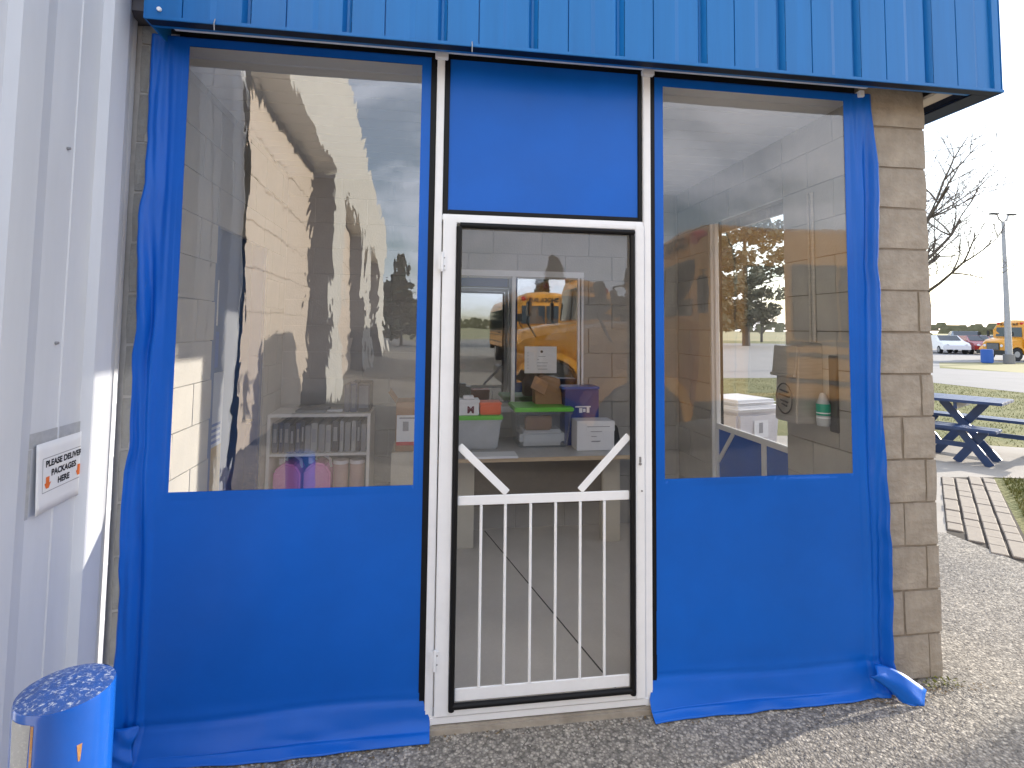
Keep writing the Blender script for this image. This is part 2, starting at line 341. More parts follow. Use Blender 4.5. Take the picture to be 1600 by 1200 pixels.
def blocks(root, org, u, n, length, z0, z1, m, holes=(), phase=0.0, zph=0.0, rough=1.0, joints=None, jit=0.002):
    """courses of blocks on the plane through org; u runs along the wall, n points out of it"""
    u = Vector(u); n = Vector(n); rnd = random.Random(int(length * 1000) + int(z0 * 10))
    k = 0; z = z0 + zph - CH
    while z < z1 - 0.02:
        z += CH; k += 1
        if z < z0 - CH + 0.03: continue
        cuts = [0.0]
        if joints: cuts += joints[k % len(joints)]
        else:
            a = phase + (0.2032 if k % 2 else 0) - 0.4064
            while a < length:
                if a > 0.03: cuts.append(a)
                a += 0.4064
        cuts.append(length)
        for a, b in zip(cuts[:-1], cuts[1:]):
            if b - a < 0.04: continue
            segs = [(a, b)]
            for (h0, h1, hz0, hz1) in holes:
                if z + CH/2 > hz0 and z + CH/2 < hz1:
                    ns = []
                    for (p, q) in segs:
                        if q <= h0 or p >= h1: ns.append((p, q))
                        else:
                            if p < h0 - 0.03: ns.append((p, h0))
                            if q > h1 + 0.03: ns.append((h1, q))
                    segs = ns
            for (p, q) in segs:
                zz0 = max(z, z0); zz1 = min(z + CH, z1); sc = (zz1 - zz0) / CH
                if sc < 0.12: continue
                o = bpy.data.objects.new('block', block_mesh(q - p, rnd.randint(0, 3), m, rough)); link(o, root)
                off = Vector(org) + u * p + n * rnd.uniform(-jit * .3, jit); 
                X = u * ((q - p) / round(q - p, 2)); Z = Vector((0, 0, sc)); flip = u.cross(n).z
                o.matrix_local = Matrix(((X.x, n.x, 0, off.x), (X.y, n.y, 0, off.y), (0, 0, Z.z, zz0), (0, 0, 0, 1)))

# ================================================================== GROUND
sheet('ground', [(1500*math.cos(i*math.pi/24), 1500*math.sin(i*math.pi/24)) for i in range(48)], -0.016, M_field)
sheet('lawn', [(2.3, -60), (24.6, -60), (24.6, 30), (30, 24.3), (60, 25), (90, 60), (30, 90), (2.3, 40)], -0.012, M_grass)
sheet('road', [(1.0, 15.2), (14, 15.2), (15.8, 14.6), (16.3, 13.3), (16.5, -60), (24.6, -60), (24.6, 17.2), (23.3, 19.8), (27.7, 24.0), (33.5, 24.2), (90, 26), (90, 62), (26, 62), (22, 40), (1.0, 39.6)], -0.008, M_road)
apr = [(-30, -70), (16.4, -70), (16.4, -20), (9.0, -3.2), (4.35, 0.80), (4.18, 1.05), (4.19, 1.36), (4.18, 1.62), (3.9, 1.75), (2.6, 1.95), (2.3, 2.0), (2.3, 0.0), (-1.3, 0.0), (-1.3, -1.0), (-30, -1.0)]
sheet('asphalt_apron', apr, 0.0, M_agg)
sheet('patio', [(2.42, 1.9), (2.6, 1.93), (3.9, 1.73), (4.16, 1.60), (5.73, 3.14), (6.34, 3.07), (7.0, 2.90), (9.4, 2.3), (10.2, 3.1), (8.6, 4.3), (7.5, 4.9), (7.0, 5.3), (2.42, 6.0)], -0.004, M_patio)
sheet('paver_bedding', [(5.73, 3.14), (4.16, 1.60), (4.16, 1.04), (4.24, 0.97), (6.34, 3.07)], -0.004, M_dirt)
pr = tag(bpy.data.objects.new('paver_path', None), 'tan brick paver path leading from the apron to the picnic tables', 'path'); link(pr)
pu = Vector((0.715, 0.699)); pn = Vector((-0.699, 0.715)); p0 = Vector((4.24, 1.01))
brm = []
for vv in range(3):
    b = MB().box(0.002, 0.2065, 0.005, 0.108, -0.03, 0.006 + vv * 0.003); o = b.build('brick', M_pav, None, 0.006, seg=1); brm.append(o.data); bpy.data.objects.remove(o)
for r in range(4):
    for c in range(16):
        s = p0 + pu * (c * 0.208 - 0.55) + pn * (r * 0.121)
        cx = s + pu * 0.1 + pn * 0.06
        if cx.x < 4.22 or cx.y < 0.98 or cx.y > 3.06: continue
        o = bpy.data.objects.new('brick', brm[random.randint(0, 2)]); link(o, pr); o.location = (s.x, s.y, random.uniform(-0.002, 0.002))
        o.rotation_euler = (random.uniform(-.01, .01), random.uniform(-.01, .01), math.atan2(pu.y, pu.x) + random.uniform(-.012, .012))

def blades(name, n, poly, h, seed):
    rnd = random.Random(seed); xs = [p[0] for p in poly]; ys = [p[1] for p in poly]; V = []; F = []
    def inside(x, y):
        c = False; j = len(poly) - 1
        for i in range(len(poly)):
            if (poly[i][1] > y) != (poly[j][1] > y) and x < (poly[j][0]-poly[i][0])*(y-poly[i][1])/(poly[j][1]-poly[i][1]) + poly[i][0]: c = not c
            j = i
        return c
    k = 0
    while k < n:
        x = rnd.uniform(min(xs), max(xs)); y = rnd.uniform(min(ys), max(ys))
        if not inside(x, y): continue
        if noise.noise(Vector((x * 1.3, y * 1.3, 3))) < -0.25 and rnd.random() < 0.7: k += 1; continue
        a = rnd.uniform(0, math.pi); wd = rnd.uniform(.003, .006) * (1 + h * 8); hh = h * rnd.uniform(.5, 1.3); lx = rnd.uniform(-.6, .6) * hh; ly = rnd.uniform(-.6, .6) * hh
        b = len(V); V += [(x - wd*math.cos(a), y - wd*math.sin(a), -0.012), (x + wd*math.cos(a), y + wd*math.sin(a), -0.012), (x + lx, y + ly, hh)]; F.append((b, b+1, b+2)); k += 1
    me = bpy.data.meshes.new(name); me.from_pydata(V, [], F); me.materials.append(M_blade); o = bpy.data.objects.new(name, me); o['kind'] = 'stuff'; o['label'] = 'short patchy green and straw-coloured grass growing beside the paver path' if seed == 1 else 'mown lawn grass between the picnic tables and the road'; link(o)
    o['category'] = 'grass'
blades('grass', 26000, [(4.36, 0.98), (6.40, 3.02), (7.0, 2.86), (9.4, 2.26), (9.0, -2.9), (4.5, 0.72)], 0.035, 1)
blades('grass', 30000, [(7.0, 5.4), (7.55, 5.0), (8.7, 4.35), (10.3, 3.1), (16.3, 4), (16.2, 13.2), (14, 15), (4, 15)], 0.016, 2)

# ================================================================== BUILDING SHELL
# left white corrugated building wall (ribs run vertically)
def rib_profile(y0, y1, pitch, first, hgt):
    P = []; y = y1
    pts = []
    k = first
    while k > y0 - pitch:
        pts += [(k, 0), (k - .08, hgt), (k - .18, hgt), (k - .196, 0)]
        pts += [(k - .30, 0), (k - .303, .003), (k - .309, .003), (k - .312, 0)]
        k -= pitch
    pts = [(max(min(a, y1), y0), b) for a, b in pts]
    return [(y1, 0)] + pts + [(y0, 0)]
lw = thing('corrugated_wall', 'white ribbed metal building wall on the left with a paper sign taped to it', 'wall')
prof = rib_profile(-1.25, -0.012, 0.43, -0.042, 0.028)
V = []; Fc = []
for (y, d) in prof:
    V += [(-1.2 + d, y, 0.02), (-1.2 + d, y, 7.0)]
for i in range(len(prof) - 1): Fc.append((2*i, 2*i+1, 2*i+3, 2*i+2))
me = bpy.data.meshes.new('metal_cladding'); me.from_pydata(V, [], Fc); me.materials.append(M_corr); link(bpy.data.objects.new('metal_cladding', me), lw)
box('wall_core', -6.0, -1.203, -1.25, -0.012, 0, 7.0, M_corr, lw)
mbs = MB()
for (yy, zz) in ((-0.385, 1.56), (-0.385, 2.2), (-0.60, 0.45)):
    mbs.tube([(-1.199, yy, zz), (-1.190, yy, zz)], [0.006, 0.004], 8)
mbs.build('screw', M_hub, lw)

# bus bays of the neighbouring building behind the viewpoint (seen mirrored in the vinyl)
bb = thing('garage_building', 'off-white garage building with tall beige bay doors beside the apron', 'building')
mbb = MB()
bays = [(-8.55, -3.0), (-16.5, -10.4), (-25, -18.8)]
ys = [-1.25]
for (a, b) in bays: ys += [b, a]
ys.append(-34)
for i in range(0, len(ys), 2): mbb.box(-2.4, -1.8, ys[i+1], ys[i], 0, 4.78)
mbb.box(-2.4, -1.8, -34, -1.25, 4.78, 7.05)
mbb.box(-14, -2.4, -34, -1.25, 4.9, 7.0)
mbb.build('wall', M_stuc, bb)
for (a, b) in bays:
    box('door_frame', -2.398, -2.32, a + .001, b - .001, 4.70, 4.779, M_jamb, bb)
    box('jamb', -2.37, -1.81, a + .001, a + 0.03, 0.0, 4.69, M_jamb, bb)
    for k in range(8):
        box('door_panel', -2.36 + .002, -2.33, a + .031, b - .002, k * 0.585 + 0.004, (k + 1) * 0.585, M_bay, bb, 0.008)

# block pier at the left and the vestibule's left wall
lwall = thing('left_block_wall', 'grey concrete block side wall of the entry with a blue door', 'wall')
mbw = MB()
mbw.box(-1.40, -1.146, 0.008, 0.72, 0, 2.84); mbw.box(-1.40, -1.146, 1.62, 2.11, 0, 2.84); mbw.box(-1.40, -1.146, 0.72, 1.62, 2.25, 2.84); mbw.box(-1.40, -1.26, 0.72, 1.62, 0, 2.25)
mbw.build('mortar', M_morti, lwall)
blocks(lwall, (-1.194, 0.0, 0), (1, 0, 0), (0, -1, 0), 0.064, 0, 2.84, M_blkl, joints=[[]], zph=0.12, rough=1.2)
blocks(lwall, (-1.13, 0.0, 0), (0, 1, 0), (1, 0, 0), 2.08, 0, 2.84, M_blki, holes=[(0.72, 1.62, 0, 2.25)], zph=0.12, phase=0.1, rough=0.35, jit=0.0008)
dr = thing('blue_door', 'dark blue steel door with notices, set in the left block wall', 'door')
box('door_leaf', -1.259, -1.215, 0.78, 1.56, 0.02, 2.19, M_bdoor, dr, 0.004)
mf = MB(); mf.box(-1.26, -1.14, 0.722, 0.778, 0, 2.248); mf.box(-1.26, -1.14, 1.562, 1.618, 0, 2.248); mf.box(-1.26, -1.14, 0.778, 1.562, 2.195, 2.248)
mf.build('door_frame', M_bdoor, dr, 0.004)
MB().tube([(-1.214, 1.49, 1.0), (-1.16, 1.49, 1.0), (-1.16, 1.40, 1.0)], 0.009, 8).build('handle', M_hub, dr)
def notice(name, label, x, y0, y1, z0, z1, m, bars, cat='notice'):
    t = thing(name, label, cat)
    box('sheet', x, x + 0.003, y0, y1, z0, z1, m, t)
    mbx = MB()
    for (a, b, c, d, mm) in bars: mbx.box(x + 0.0032, x + 0.0042, y0 + (y1-y0)*a, y0 + (y1-y0)*b, z0 + (z1-z0)*c, z0 + (z1-z0)*d)
    mbx.build('print', bars[0][4], t)
    return t
notice('paper_notice', 'white typed notice on the upper half of the blue door', -1.2145, 0.80, 0.99, 1.62, 1.88, M_pap, [(.12, .5, .8, .83, M_gink), (.12, .45, .72, .75, M_gink), (.12, .4, .66, .68, M_gink), (.65, .85, .62, .78, M_gink), (.1, .9, .94, .97, M_gink), (.1, .9, .05, .07, M_gink)])
M_pblue = mat('poster_blue', (0.02, 0.10, 0.40), 0.4); M_pyel = mat('poster_ochre', (0.48, 0.33, 0.08), 0.5, var=0.2, vscale=30); M_plight = mat('poster_pale', (0.45, 0.50, 0.60), 0.5, var=0.1)
notice('blue_poster', 'glossy blue poster on the blue door just below the white notice', -1.2145, 0.80, 1.02, 1.38, 1.585, M_pblue, [(.0, .2, .1, .9, M_mwht)])
t_ = notice('safety_poster', 'tall pale and ochre poster low on the blue door', -1.2145, 0.86, 1.12, 0.55, 1.35, M_plight, [(.1, .9, .62, .64, M_pblue), (.1, .9, .58, .60, M_pblue), (.1, .9, .54, .56, M_pblue), (.1, .9, .50, .52, M_pblue)])
box('ochre_panel', -1.2113, -1.2108, 0.865, 1.115, 0.56, 0.93, M_pyel, t_)

# back wall with sliding window
bw = thing('back_block_wall', 'grey concrete block back wall of the entry behind the table', 'wall')
WX0, WX1, WZ0, WZ1 = 0.10, 1.262, 0.94, 2.10
mbw = MB()
mbw.box(-1.40, WX0, 2.106, 2.32, 0, 2.84); mbw.box(WX1, 2.15, 2.106, 2.32, 0, 2.84); mbw.box(WX0, WX1, 2.106, 2.32, 0, WZ0); mbw.box(WX0, WX1, 2.106, 2.32, WZ1, 2.84)
mbw.build('mortar', M_morti, bw)
blocks(bw, (-1.13, 2.09, 0), (1, 0, 0), (0, -1, 0), 3.22, 0, 2.84, M_blki, holes=[(WX0 + 1.13, WX1 + 1.13, WZ0, WZ1)], rough=0.35, jit=0.0008)
win = thing('sliding_window', 'white framed sliding window above the table in the back wall', 'window')
mf = MB()
mf.box(WX0, WX1, 2.075, 2.14, WZ1 - 0.05, WZ1 - .001); mf.box(WX0, WX1, 2.075, 2.14, WZ0 + .001, WZ0 + 0.045)
mf.box(WX0 + .001, WX0 + 0.045, 2.0752, 2.1398, WZ0 + .046, WZ1 - .051); mf.box(WX1 - 0.022, WX1 - .001, 2.0752, 2.1398, WZ0 + .046, WZ1 - .051); mf.box(WX1 - 0.05, WX1 - .030, 2.085, 2.13, WZ0 + .046, WZ1 - .051)
mf.build('frame', M_wht, win, 0.003)
box('meeting_stile', 0.655, 0.683, 2.078, 2.12, WZ0 + .047, WZ1 - .052, M_wht, win, 0.003)
box('pane', WX0 + .046, 0.654, 2.108, 2.111, WZ0 + .046, WZ1 - .051, M_glass, win)
box('pane', 0.684, WX1 - .051, 2.096, 2.099, WZ0 + .046, WZ1 - .051, M_glass, win)
# office behind the glass
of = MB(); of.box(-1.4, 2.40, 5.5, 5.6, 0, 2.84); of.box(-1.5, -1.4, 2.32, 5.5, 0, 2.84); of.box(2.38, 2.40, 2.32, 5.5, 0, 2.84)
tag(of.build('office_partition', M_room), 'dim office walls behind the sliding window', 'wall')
nt_ = thing('window_notice', 'white sheet with a black dot and typed lines stuck on the sliding window', 'notice')
box('sheet', 0.765, 1.035, 2.093, 2.095, 1.255, 1.475, M_pap, nt_)
mm = MB(); mm.tube([(0.908, 2.0928, 1.432), (0.908, 2.0918, 1.432)], 0.011, 16); mm.build('dot', M_ink, nt_)
mm = MB()
for k, (a, b) in enumerate(((.88, .94), (.87, .885), (.87, .96), (.87, .95), (.88, .955))): mm.box(a, b, 2.0920, 2.0928, 1.39 - k * .026, 1.3945 - k * .026)
for k in range(6): mm.box(.785, .80, 2.0920, 2.0928, 1.42 - k * .025, 1.423 - k * .025)
mm.build('print', M_gink, nt_)

# right wall of the vestibule
rw = thing('right_block_wall', 'tan concrete block side wall with a doorway to the patio', 'wall')
mbw = MB(); mbw.box(2.115, 2.150, 1.548, 2.105, 0, 2.52); mbw.box(2.115, 2.415, 0.66, 2.105, 2.52, 2.84); mbw.build('mortar', M_mort, rw)
blocks(rw, (2.10, 0.655, 0), (0, 1, 0), (-1, 0, 0), 1.43, 0, 2.84, M_blki, holes=[(-0.2, 0.892, 0, 2.52)], rough=0.35, jit=0.0008)
blocks(rw, (2.434, 0.655, 0), (0, 1, 0), (1, 0, 0), 1.66, 0, 2.79, M_blko, holes=[(-0.2, 1.66, 0, 2.52)], rough=1)
box('jamb', 2.108, 2.158, 1.531, 1.546, 0, 2.51, M_wht, rw, 0.002)
# column at the front right corner
co = thing('block_column', 'tan concrete block corner column right of the blue curtain', 'column')
box('mortar', 2.110, 2.424, 0.0075, 0.640, 0, 2.84, M_mort, co)
blocks(co, (2.062, 0.0, 0), (1, 0, 0), (0, -1, 0), 0.372, 0, 2.84, M_blko, joints=[[], [0.295], [0.17], [0.30], [0.185], [0.31], [0.19], [0.30], [], [0.30], [], [], [], [], [], [], []], rough=1.2, jit=0.002)
blocks(co, (2.434, 0.032, 0), (0, 1, 0), (1, 0, 0), 0.618, 0, 2.84, M_blko, joints=[[0.2], [0.4]], rough=1.2, jit=0.002)
blocks(co, (2.10, 0.03, 0), (0, 1, 0), (-1, 0, 0), 0.62, 0, 2.84, M_blki, joints=[[0.2], [0.4]], rough=0.4, jit=0.0008)
blocks(co, (2.424, 0.650, 0), (-1, 0, 0), (0, 1, 0), 0.312, 0, 2.84, M_blki, joints=[[]], rough=0.35, jit=0.0008)

# main building mass behind, roof
mb_ = thing('main_building', 'long flat roofed school building behind the entry', 'building')
m1 = MB(); m1.box(2.40, 2.43, 2.32, 14, 0, 2.84); m1.box(-6, 2.43, 14, 14.2, 0, 4.2); m1.box(-6.2, -6, -.01, 14, 0, 7); m1.build('wall', M_blko, mb_)
m1 = MB(); m1.box(-6, 2.56, -0.13, 14.4, 2.90, 4.2); m1.build('roof', M_sof, mb_)
box('office_floor', -6, 2.40, 2.32, 14, -0.2, 0.03, M_flr).__setitem__('kind', 'structure')
box('vestibule_floor', -1.40, 2.42, 0.02, 2.32, -0.2, 0.018, M_flr).__setitem__('kind', 'structure')
crk = MB(); crk.bar((0.45, 2.05, 0.0192), (0.85, 0.10, 0.0192), 0.007, 0.0016, up=Vector((0, 0, 1))); o = crk.build('floor_joint', M_dkl); o['kind'] = 'structure'
cl = tag(bpy.data.objects.new('ceiling', None), 'white plank ceiling of the entry', 'ceiling'); link(cl); cl['kind'] = 'structure'
for k in range(14):
    box('plank', -1.13, 2.10, 0.03 + k * 0.148, 0.03 + k * 0.148 + 0.142, 2.80, 2.83, M_ceil, cl, 0.003)
cb = box('ceiling_deck', -1.4, 2.52, -0.1, 2.4, 2.845, 2.895, M_jamb); cb['kind'] = 'structure'

# fascia
fa = thing('blue_fascia', 'ribbed blue metal fascia band across the top of the entry', 'fascia')
def fpanel(x0, pitch, side=False, y0=-0.2):
    pr_ = [(0, 0), (.125, 0), (.1265, .008), (.129, .008), (.1305, 0), (.225, 0), (.245, .007), (.335, .009), (.350, .030), (pitch - .014, .030), (pitch - .002, 0)]
    V = []; Fc = []
    for (a, d) in pr_:
        for z in (2.770, 4.2): V.append((x0 + a, y0 + d, z) if not side else (2.634 - d, x0 + a, z))
    for i in range(len(pr_) - 1): Fc.append((2*i, 2*i+2, 2*i+3, 2*i+1) if not side else (2*i, 2*i+1, 2*i+3, 2*i+2))
    me = bpy.data.meshes.new('fascia_panel'); me.from_pydata(V, [], Fc); me.materials.append(M_facm); return link(bpy.data.objects.new('fascia_panel', me), fa)
pit = 0.3735
for k in range(10): fpanel(-1.075 + k * pit - 0.005, pit)
box('corner_trim', 2.600, 2.640, -0.2045, -0.160, 2.770, 4.2, M_facm, fa, 0.003)
for k in range(30): fpanel(-0.16 + k * pit, pit, True)
box('backing', -1.08, 2.58, -0.150, -0.135, 2.765, 4.2, M_facm, fa)
box('end_cap', -1.086, -1.079, -0.2, 0.0, 2.765, 4.2, M_facm, fa)
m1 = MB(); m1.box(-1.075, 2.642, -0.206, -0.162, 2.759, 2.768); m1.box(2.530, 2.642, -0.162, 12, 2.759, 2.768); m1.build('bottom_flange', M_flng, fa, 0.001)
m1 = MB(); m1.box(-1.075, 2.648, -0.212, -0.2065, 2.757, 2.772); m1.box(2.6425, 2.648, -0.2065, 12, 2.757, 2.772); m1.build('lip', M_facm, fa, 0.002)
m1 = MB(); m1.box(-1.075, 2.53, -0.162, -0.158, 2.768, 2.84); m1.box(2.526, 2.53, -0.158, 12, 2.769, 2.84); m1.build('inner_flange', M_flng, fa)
m1 = MB(); m1.box(2.44, 2.526, -0.143, 12, 2.80, 2.815); m1.box(-1.075, 2.44, -0.143, 0.02, 2.842, 2.846); m1.build('soffit', M_sof, fa)
for hx in (0.14, -0.83): MB().tube([(hx, -0.2150, 2.775), (hx, -0.224, 2.755), (hx, -0.218, 2.73)], 0.0022, 6).build('hook', M_hub, fa)
o = MB().tube([(-1.03, -0.2015, 2.80), (-1.03, -0.210, 2.80)], 0.008, 10).build('bolt', M_wht, fa)

# ================================================================== ENCLOSURE FRAME
fr = thing('enclosure_frame', 'white aluminium frame holding the vinyl panels and the door', 'frame')
m1 = MB(); m1.box(-1.04, 2.06, -0.072, -0.052, 2.7985, 2.8095); m1.build('top_rail', M_wht, fr, 0.003)
m1 = MB(); m1.box(-1.04, 2.03, -0.012, 0.02, 2.775, 2.838); m1.build('shadow_gap_strip', M_blk, fr)  # black strip stands in for the shadow gap under the top rail
box('post', 0.004, 0.036, -0.045, 0.01, 0.015, 2.797, M_wht, fr, 0.003)
box('post', 0.932, 0.966, -0.045, 0.01, 0.015, 2.797, M_wht, fr, 0.003)
box('post', 2.034, 2.060, -0.045, 0.01, 2.765, 2.797, M_wht, fr, 0.003)
for x in (-0.006, 0.920): box('bracket', x, x + 0.056, -0.070, -0.0455, 2.772, 2.798, M_wht, fr, 0.003)
for (a, b, c, d) in ((-0.022, 0.003, 0.08, 2.79), (0.037, 0.060, 2.10, 2.795), (0.912, 0.931, 2.10, 2.795), (0.967, 0.992, 0.08, 2.79)):
    box('zipper_strip', a, b, -0.030, -0.006, c, d, M_blk, fr, 0.003)
box('zipper_strip', 0.06, 0.912, -0.030, -0.006, 2.110, 2.128, M_blk, fr, 0.003)
box('door_header', 0.037, 0.931, -0.043, 0.01, 2.078, 2.106, M_wht, fr, 0.003)
box('bottom_skirt_rail', 0.020, 0.950, -0.050, 0.012, 0.034, 0.066, M_wht, fr, 0.004)
th = box('threshold', -0.02, 0.98, -0.060, 0.03, -0.05, 0.030, M_blko, None, 0.008); th['kind'] = 'structure'

cp = thing('upper_vinyl_panel', 'plain blue vinyl panel filling the gap above the door', 'panel')
def cpf(a, b):
    x = 0.058 + a * 0.856; z = 2.126 + b * 0.666
    return (x, -0.022 - 0.008 * math.sin(math.pi * a) * math.sin(math.pi * b) + 0.002 * noise.noise(Vector((x * 3, z * 3, 1))), z)
grid('fabric', 24, 20, cpf, M_vin, cp)
grid('fabric_back', 8, 8, lambda a, b: (lambda p: (p[0], p[1] + 0.003, p[2]))(cpf(a, b)), M_vin, cp)

# ---- curtains
def lin(a, b, n): return [a + (b - a) * i / n for i in range(n)]
def curtain(root, x0, x1, wx0, wx1, wz0, wz1, zt, loose, clear, seed):
    """u is x, v is height along the sheet; below the crease the skirt kicks out over the ground"""
    us = lin(x0, wx0, 26) + lin(wx0, wx1, 40) + lin(wx1, x1, 22) + [x1]
    vs = lin(-0.10, 0.30, 34) + lin(0.30, wz0, 30) + lin(wz0, wz1, 40) + lin(wz1, zt, 6) + [zt]
    side = -1 if loose == 'L' else 1
    def P(u, v):
        x = u; z = v; y = -0.024
        em = (wx0 - 0.045 - u) / (wx0 - 0.045 - x0) if side < 0 else (u - wx1 - 0.035) / (x1 - wx1 - 0.035)
        em = max(0, min(1, em)); top = min(1, max(0, (zt - v) / 0.35))
        wob = noise.noise(Vector((v * 1.1, seed, 0)))
        y -= em ** 0.8 * (0.020 + 0.020 * math.sin(em * 7.0 + wob * 3.5 + v * 0.9) + 0.010 * math.sin(em * 15 - v * 2.2)) * (0.25 + 0.75 * top)
        y -= em * 0.012 * noise.noise(Vector((u * 14, v * 2.6, seed)))
        x += side * em * (0.014 * noise.noise(Vector((v * 2.7, 5 + seed, 0))) + 0.010 * noise.noise(Vector((v * 9, 9 + seed, 0)))) * min(1, (zt - v) * 3)
        y += 0.008 * noise.noise(Vector((u * 1.9, v * 1.3, seed + 4))) * (0 if (wx0 - .02 < u < wx1 + .02 and v > wz0 - .02) else 1)
        # lower wrinkles
        if v < 0.75 and seed == 2 and u < 1.45:
            q = (1 - abs(v - 0.32 - (u - 1.0) * 0.55) / 0.16); y -= 0.007 * max(0, q) * max(0, 1 - (u - 0.99) / 0.45)
        if v < 0.17:
            t = (0.17 - v) / 0.27
            bulge = 0.5 + 0.5 * noise.noise(Vector((u * 2.3, seed * 3.1, 0.4))) + 0.28 * noise.noise(Vector((u * 7, v * 9, seed)))
            y -= 0.085 * (t ** 1.4) * (0.7 + 0.4 * bulge) + 0.007 * math.sin(t * 9 + u * 3.5 + 3 * noise.noise(Vector((u * 2, 1, seed)))) * t
            y -= 0.010 * t * (abs(noise.noise(Vector((u * 4.2 + v * 6, v * 3, seed + 11)))) ** .7)
            y += 0.006 * math.exp(-((v - 0.125 + 0.01 * math.sin(u * 5)) / 0.010) ** 2)
            z = 0.17 - 0.165 * (1 - (1 - min(1, t * 1.0)) ** 1.8) ; z = max(z, 0.006 + 0.004 * noise.noise(Vector((u * 9, 0, 0))))
            if t > 0.72: z = 0.006 + (1 - t) * 0.10 * (0.5 + 0.5 * bulge)
            en = max(0, (u - (x1 - 0.10)) / 0.10) if side < 0 else max(0, ((x0 + 0.10) - u) / 0.10)
            x -= side * en * 0.045 * min(1, t * 2.2)
            if side > 0 and t > .3: y -= en * .03 * (t - .3)
        return (x, y, z)
    sk = lambda u, v: wx0 < u < wx1 and wz0 < v < wz1
    o = grid('fabric_panel', 0, 0, P, M_vin, root, skip=sk, us=us, vs=vs)
    sol = o.modifiers.new('thickness', 'SOLIDIFY'); sol.thickness = 0.0015; sol.offset = 1
    # hem band stitched round the window
    def W(u, v): p = P(u, v); return (p[0], p[1] - 0.0016, p[2])
    def C_(u, v):
        p = P(u, v); e = min((u - wx0), (wx1 - u), (v - wz0), (wz1 - v)); return (u, -0.0235 - 0.006 * math.sin(math.pi * (u - wx0) / (wx1 - wx0)) * math.sin(math.pi * (v - wz0) / (wz1 - wz0)), v)
    grid('clear_window', 0, 0, C_, clear, root, us=lin(wx0 - .006, wx1 + .006, 24) + [wx1 + .006], vs=lin(wz0 - .006, wz1 + .006, 40) + [wz1 + .006])
    b = 0.030
    mw = MB()
    def strip(u0, u1, v0, v1, n):
        for i in range(n):
            if abs(u1 - u0) > abs(v1 - v0): q = [(u0 + (u1-u0)*i/n, v0), (u0 + (u1-u0)*(i+1)/n, v0), (u0 + (u1-u0)*(i+1)/n, v1), (u0 + (u1-u0)*i/n, v1)]
            else: q = [(u0, v0 + (v1-v0)*i/n), (u1, v0 + (v1-v0)*i/n), (u1, v0 + (v1-v0)*(i+1)/n), (u0, v0 + (v1-v0)*(i+1)/n)]
            mw.add([W(*p) for p in q], [(0, 1, 2, 3)])
    strip(wx0 - b, wx1 + b, wz0 - b, wz0 + .0015, 24); strip(wx0 - b, wx1 + b, wz1 - .0015, wz1 + b * .8, 24)
    strip(wx0 - b, wx0 + .0015, wz0 + .0015, wz1 - .0015, 30); strip(wx1 - .0015, wx1 + b, wz0 + .0015, wz1 - .0015, 30)
    mw.build('window_welt', M_vin, root, smooth=True)
cl_ = thing('vinyl_curtain', 'tall blue vinyl curtain left of the door with wavy clear window', 'curtain')
curtain(cl_, -1.135, -0.020, -0.996, -0.060, 0.973, 2.756, 2.792, 'L', M_cl_l, 1)
cr_ = thing('vinyl_curtain', 'tall blue vinyl curtain right of the door, beside the block column', 'curtain')
curtain(cr_, 0.990, 2.105, 1.032, 1.958, 0.966, 2.745, 2.786, 'R', M_cl_r, 2)
# loose folded corners
def flap(u, v):
    a = Vector((1.975, -0.080, 0.120)); b = Vector((2.150, -0.135, 0.006)); p = a.lerp(b, u); wv = 0.05 + 0.05 * u
    wv *= min(1, 1.25 - u * .55 + .4 * abs(v - .5))
    return (p.x + (v - .5) * wv * .9 + max(0, u - .8) * (v - .3) * .12, p.y - 0.024 * (1 - 2 * abs(v - .45)) - (1 - v) * 0.018 - 0.005 * math.sin(u * 7 + v * 4), max(.006, p.z + (v - .5) * wv * 0.8 + 0.022 * math.sin(u * math.pi) - .010 * u * (1 - v)))
o = grid('loose_corner', 14, 8, flap, M_vin, cr_); o.modifiers.new('t', 'SOLIDIFY').thickness = 0.003
def flap2(u, v):
    return (-1.135 + u * 0.085 + 0.008 * math.sin(v * 9), -0.055 - 0.04 * (1 - v) - 0.010 * math.sin(u * math.pi) - 0.004 * math.sin(v * 14 + u * 5), 0.006 + v * 0.13)
o = grid('loose_corner', 12, 14, flap2, M_vin, cl_); o.modifiers.new('t', 'SOLIDIFY').thickness = 0.003
# ---- screen door
sdoor = thing('screen_door', 'white screen door with clear vinyl pane, lower bars and diagonal braces', 'door')
m1 = MB()
m1.box(0.041, 0.098, -0.060, -0.030, 0.070, 2.088); m1.box(0.884, 0.927, -0.060, -0.030, 0.070, 2.088)
m1.box(0.098, 0.884, -0.0598, -0.0302, 2.066, 2.0878); m1.box(0.098, 0.884, -0.0598, -0.0302, 0.0702, 0.098)
m1.build('leaf_frame', M_wht, sdoor, 0.003)
m1 = MB()
m1.tube([(0.109, -0.062, 0.092), (0.109, -0.062, 2.050)], 0.0125, 10); m1.tube([(0.871, -0.062, 0.092), (0.871, -0.062, 2.040)], 0.0125, 10)
m1.tube([(0.112, -0.062, 2.056), (0.880, -0.062, 2.052)], 0.0125, 10); m1.tube([(0.112, -0.062, 0.108), (0.880, -0.062, 0.108)], 0.0125, 10)
m1.build('gasket', M_blk, sdoor, smooth=True)
def pn_(a, b): return (0.112 + a * 0.758, -0.0475 + 0.004 * math.sin(a * math.pi) * math.sin(b * math.pi), 0.10 + b * 1.955)
grid('clear_pane', 16, 30, pn_, M_cl_d, sdoor)
box('mid_rail', 0.1215, 0.8585, -0.056, -0.049, 0.893, 0.932, M_wht, sdoor, 0.003)
box('bottom_rail', 0.1215, 0.8585, -0.056, -0.049, 0.121, 0.172, M_wht, sdoor, 0.003)
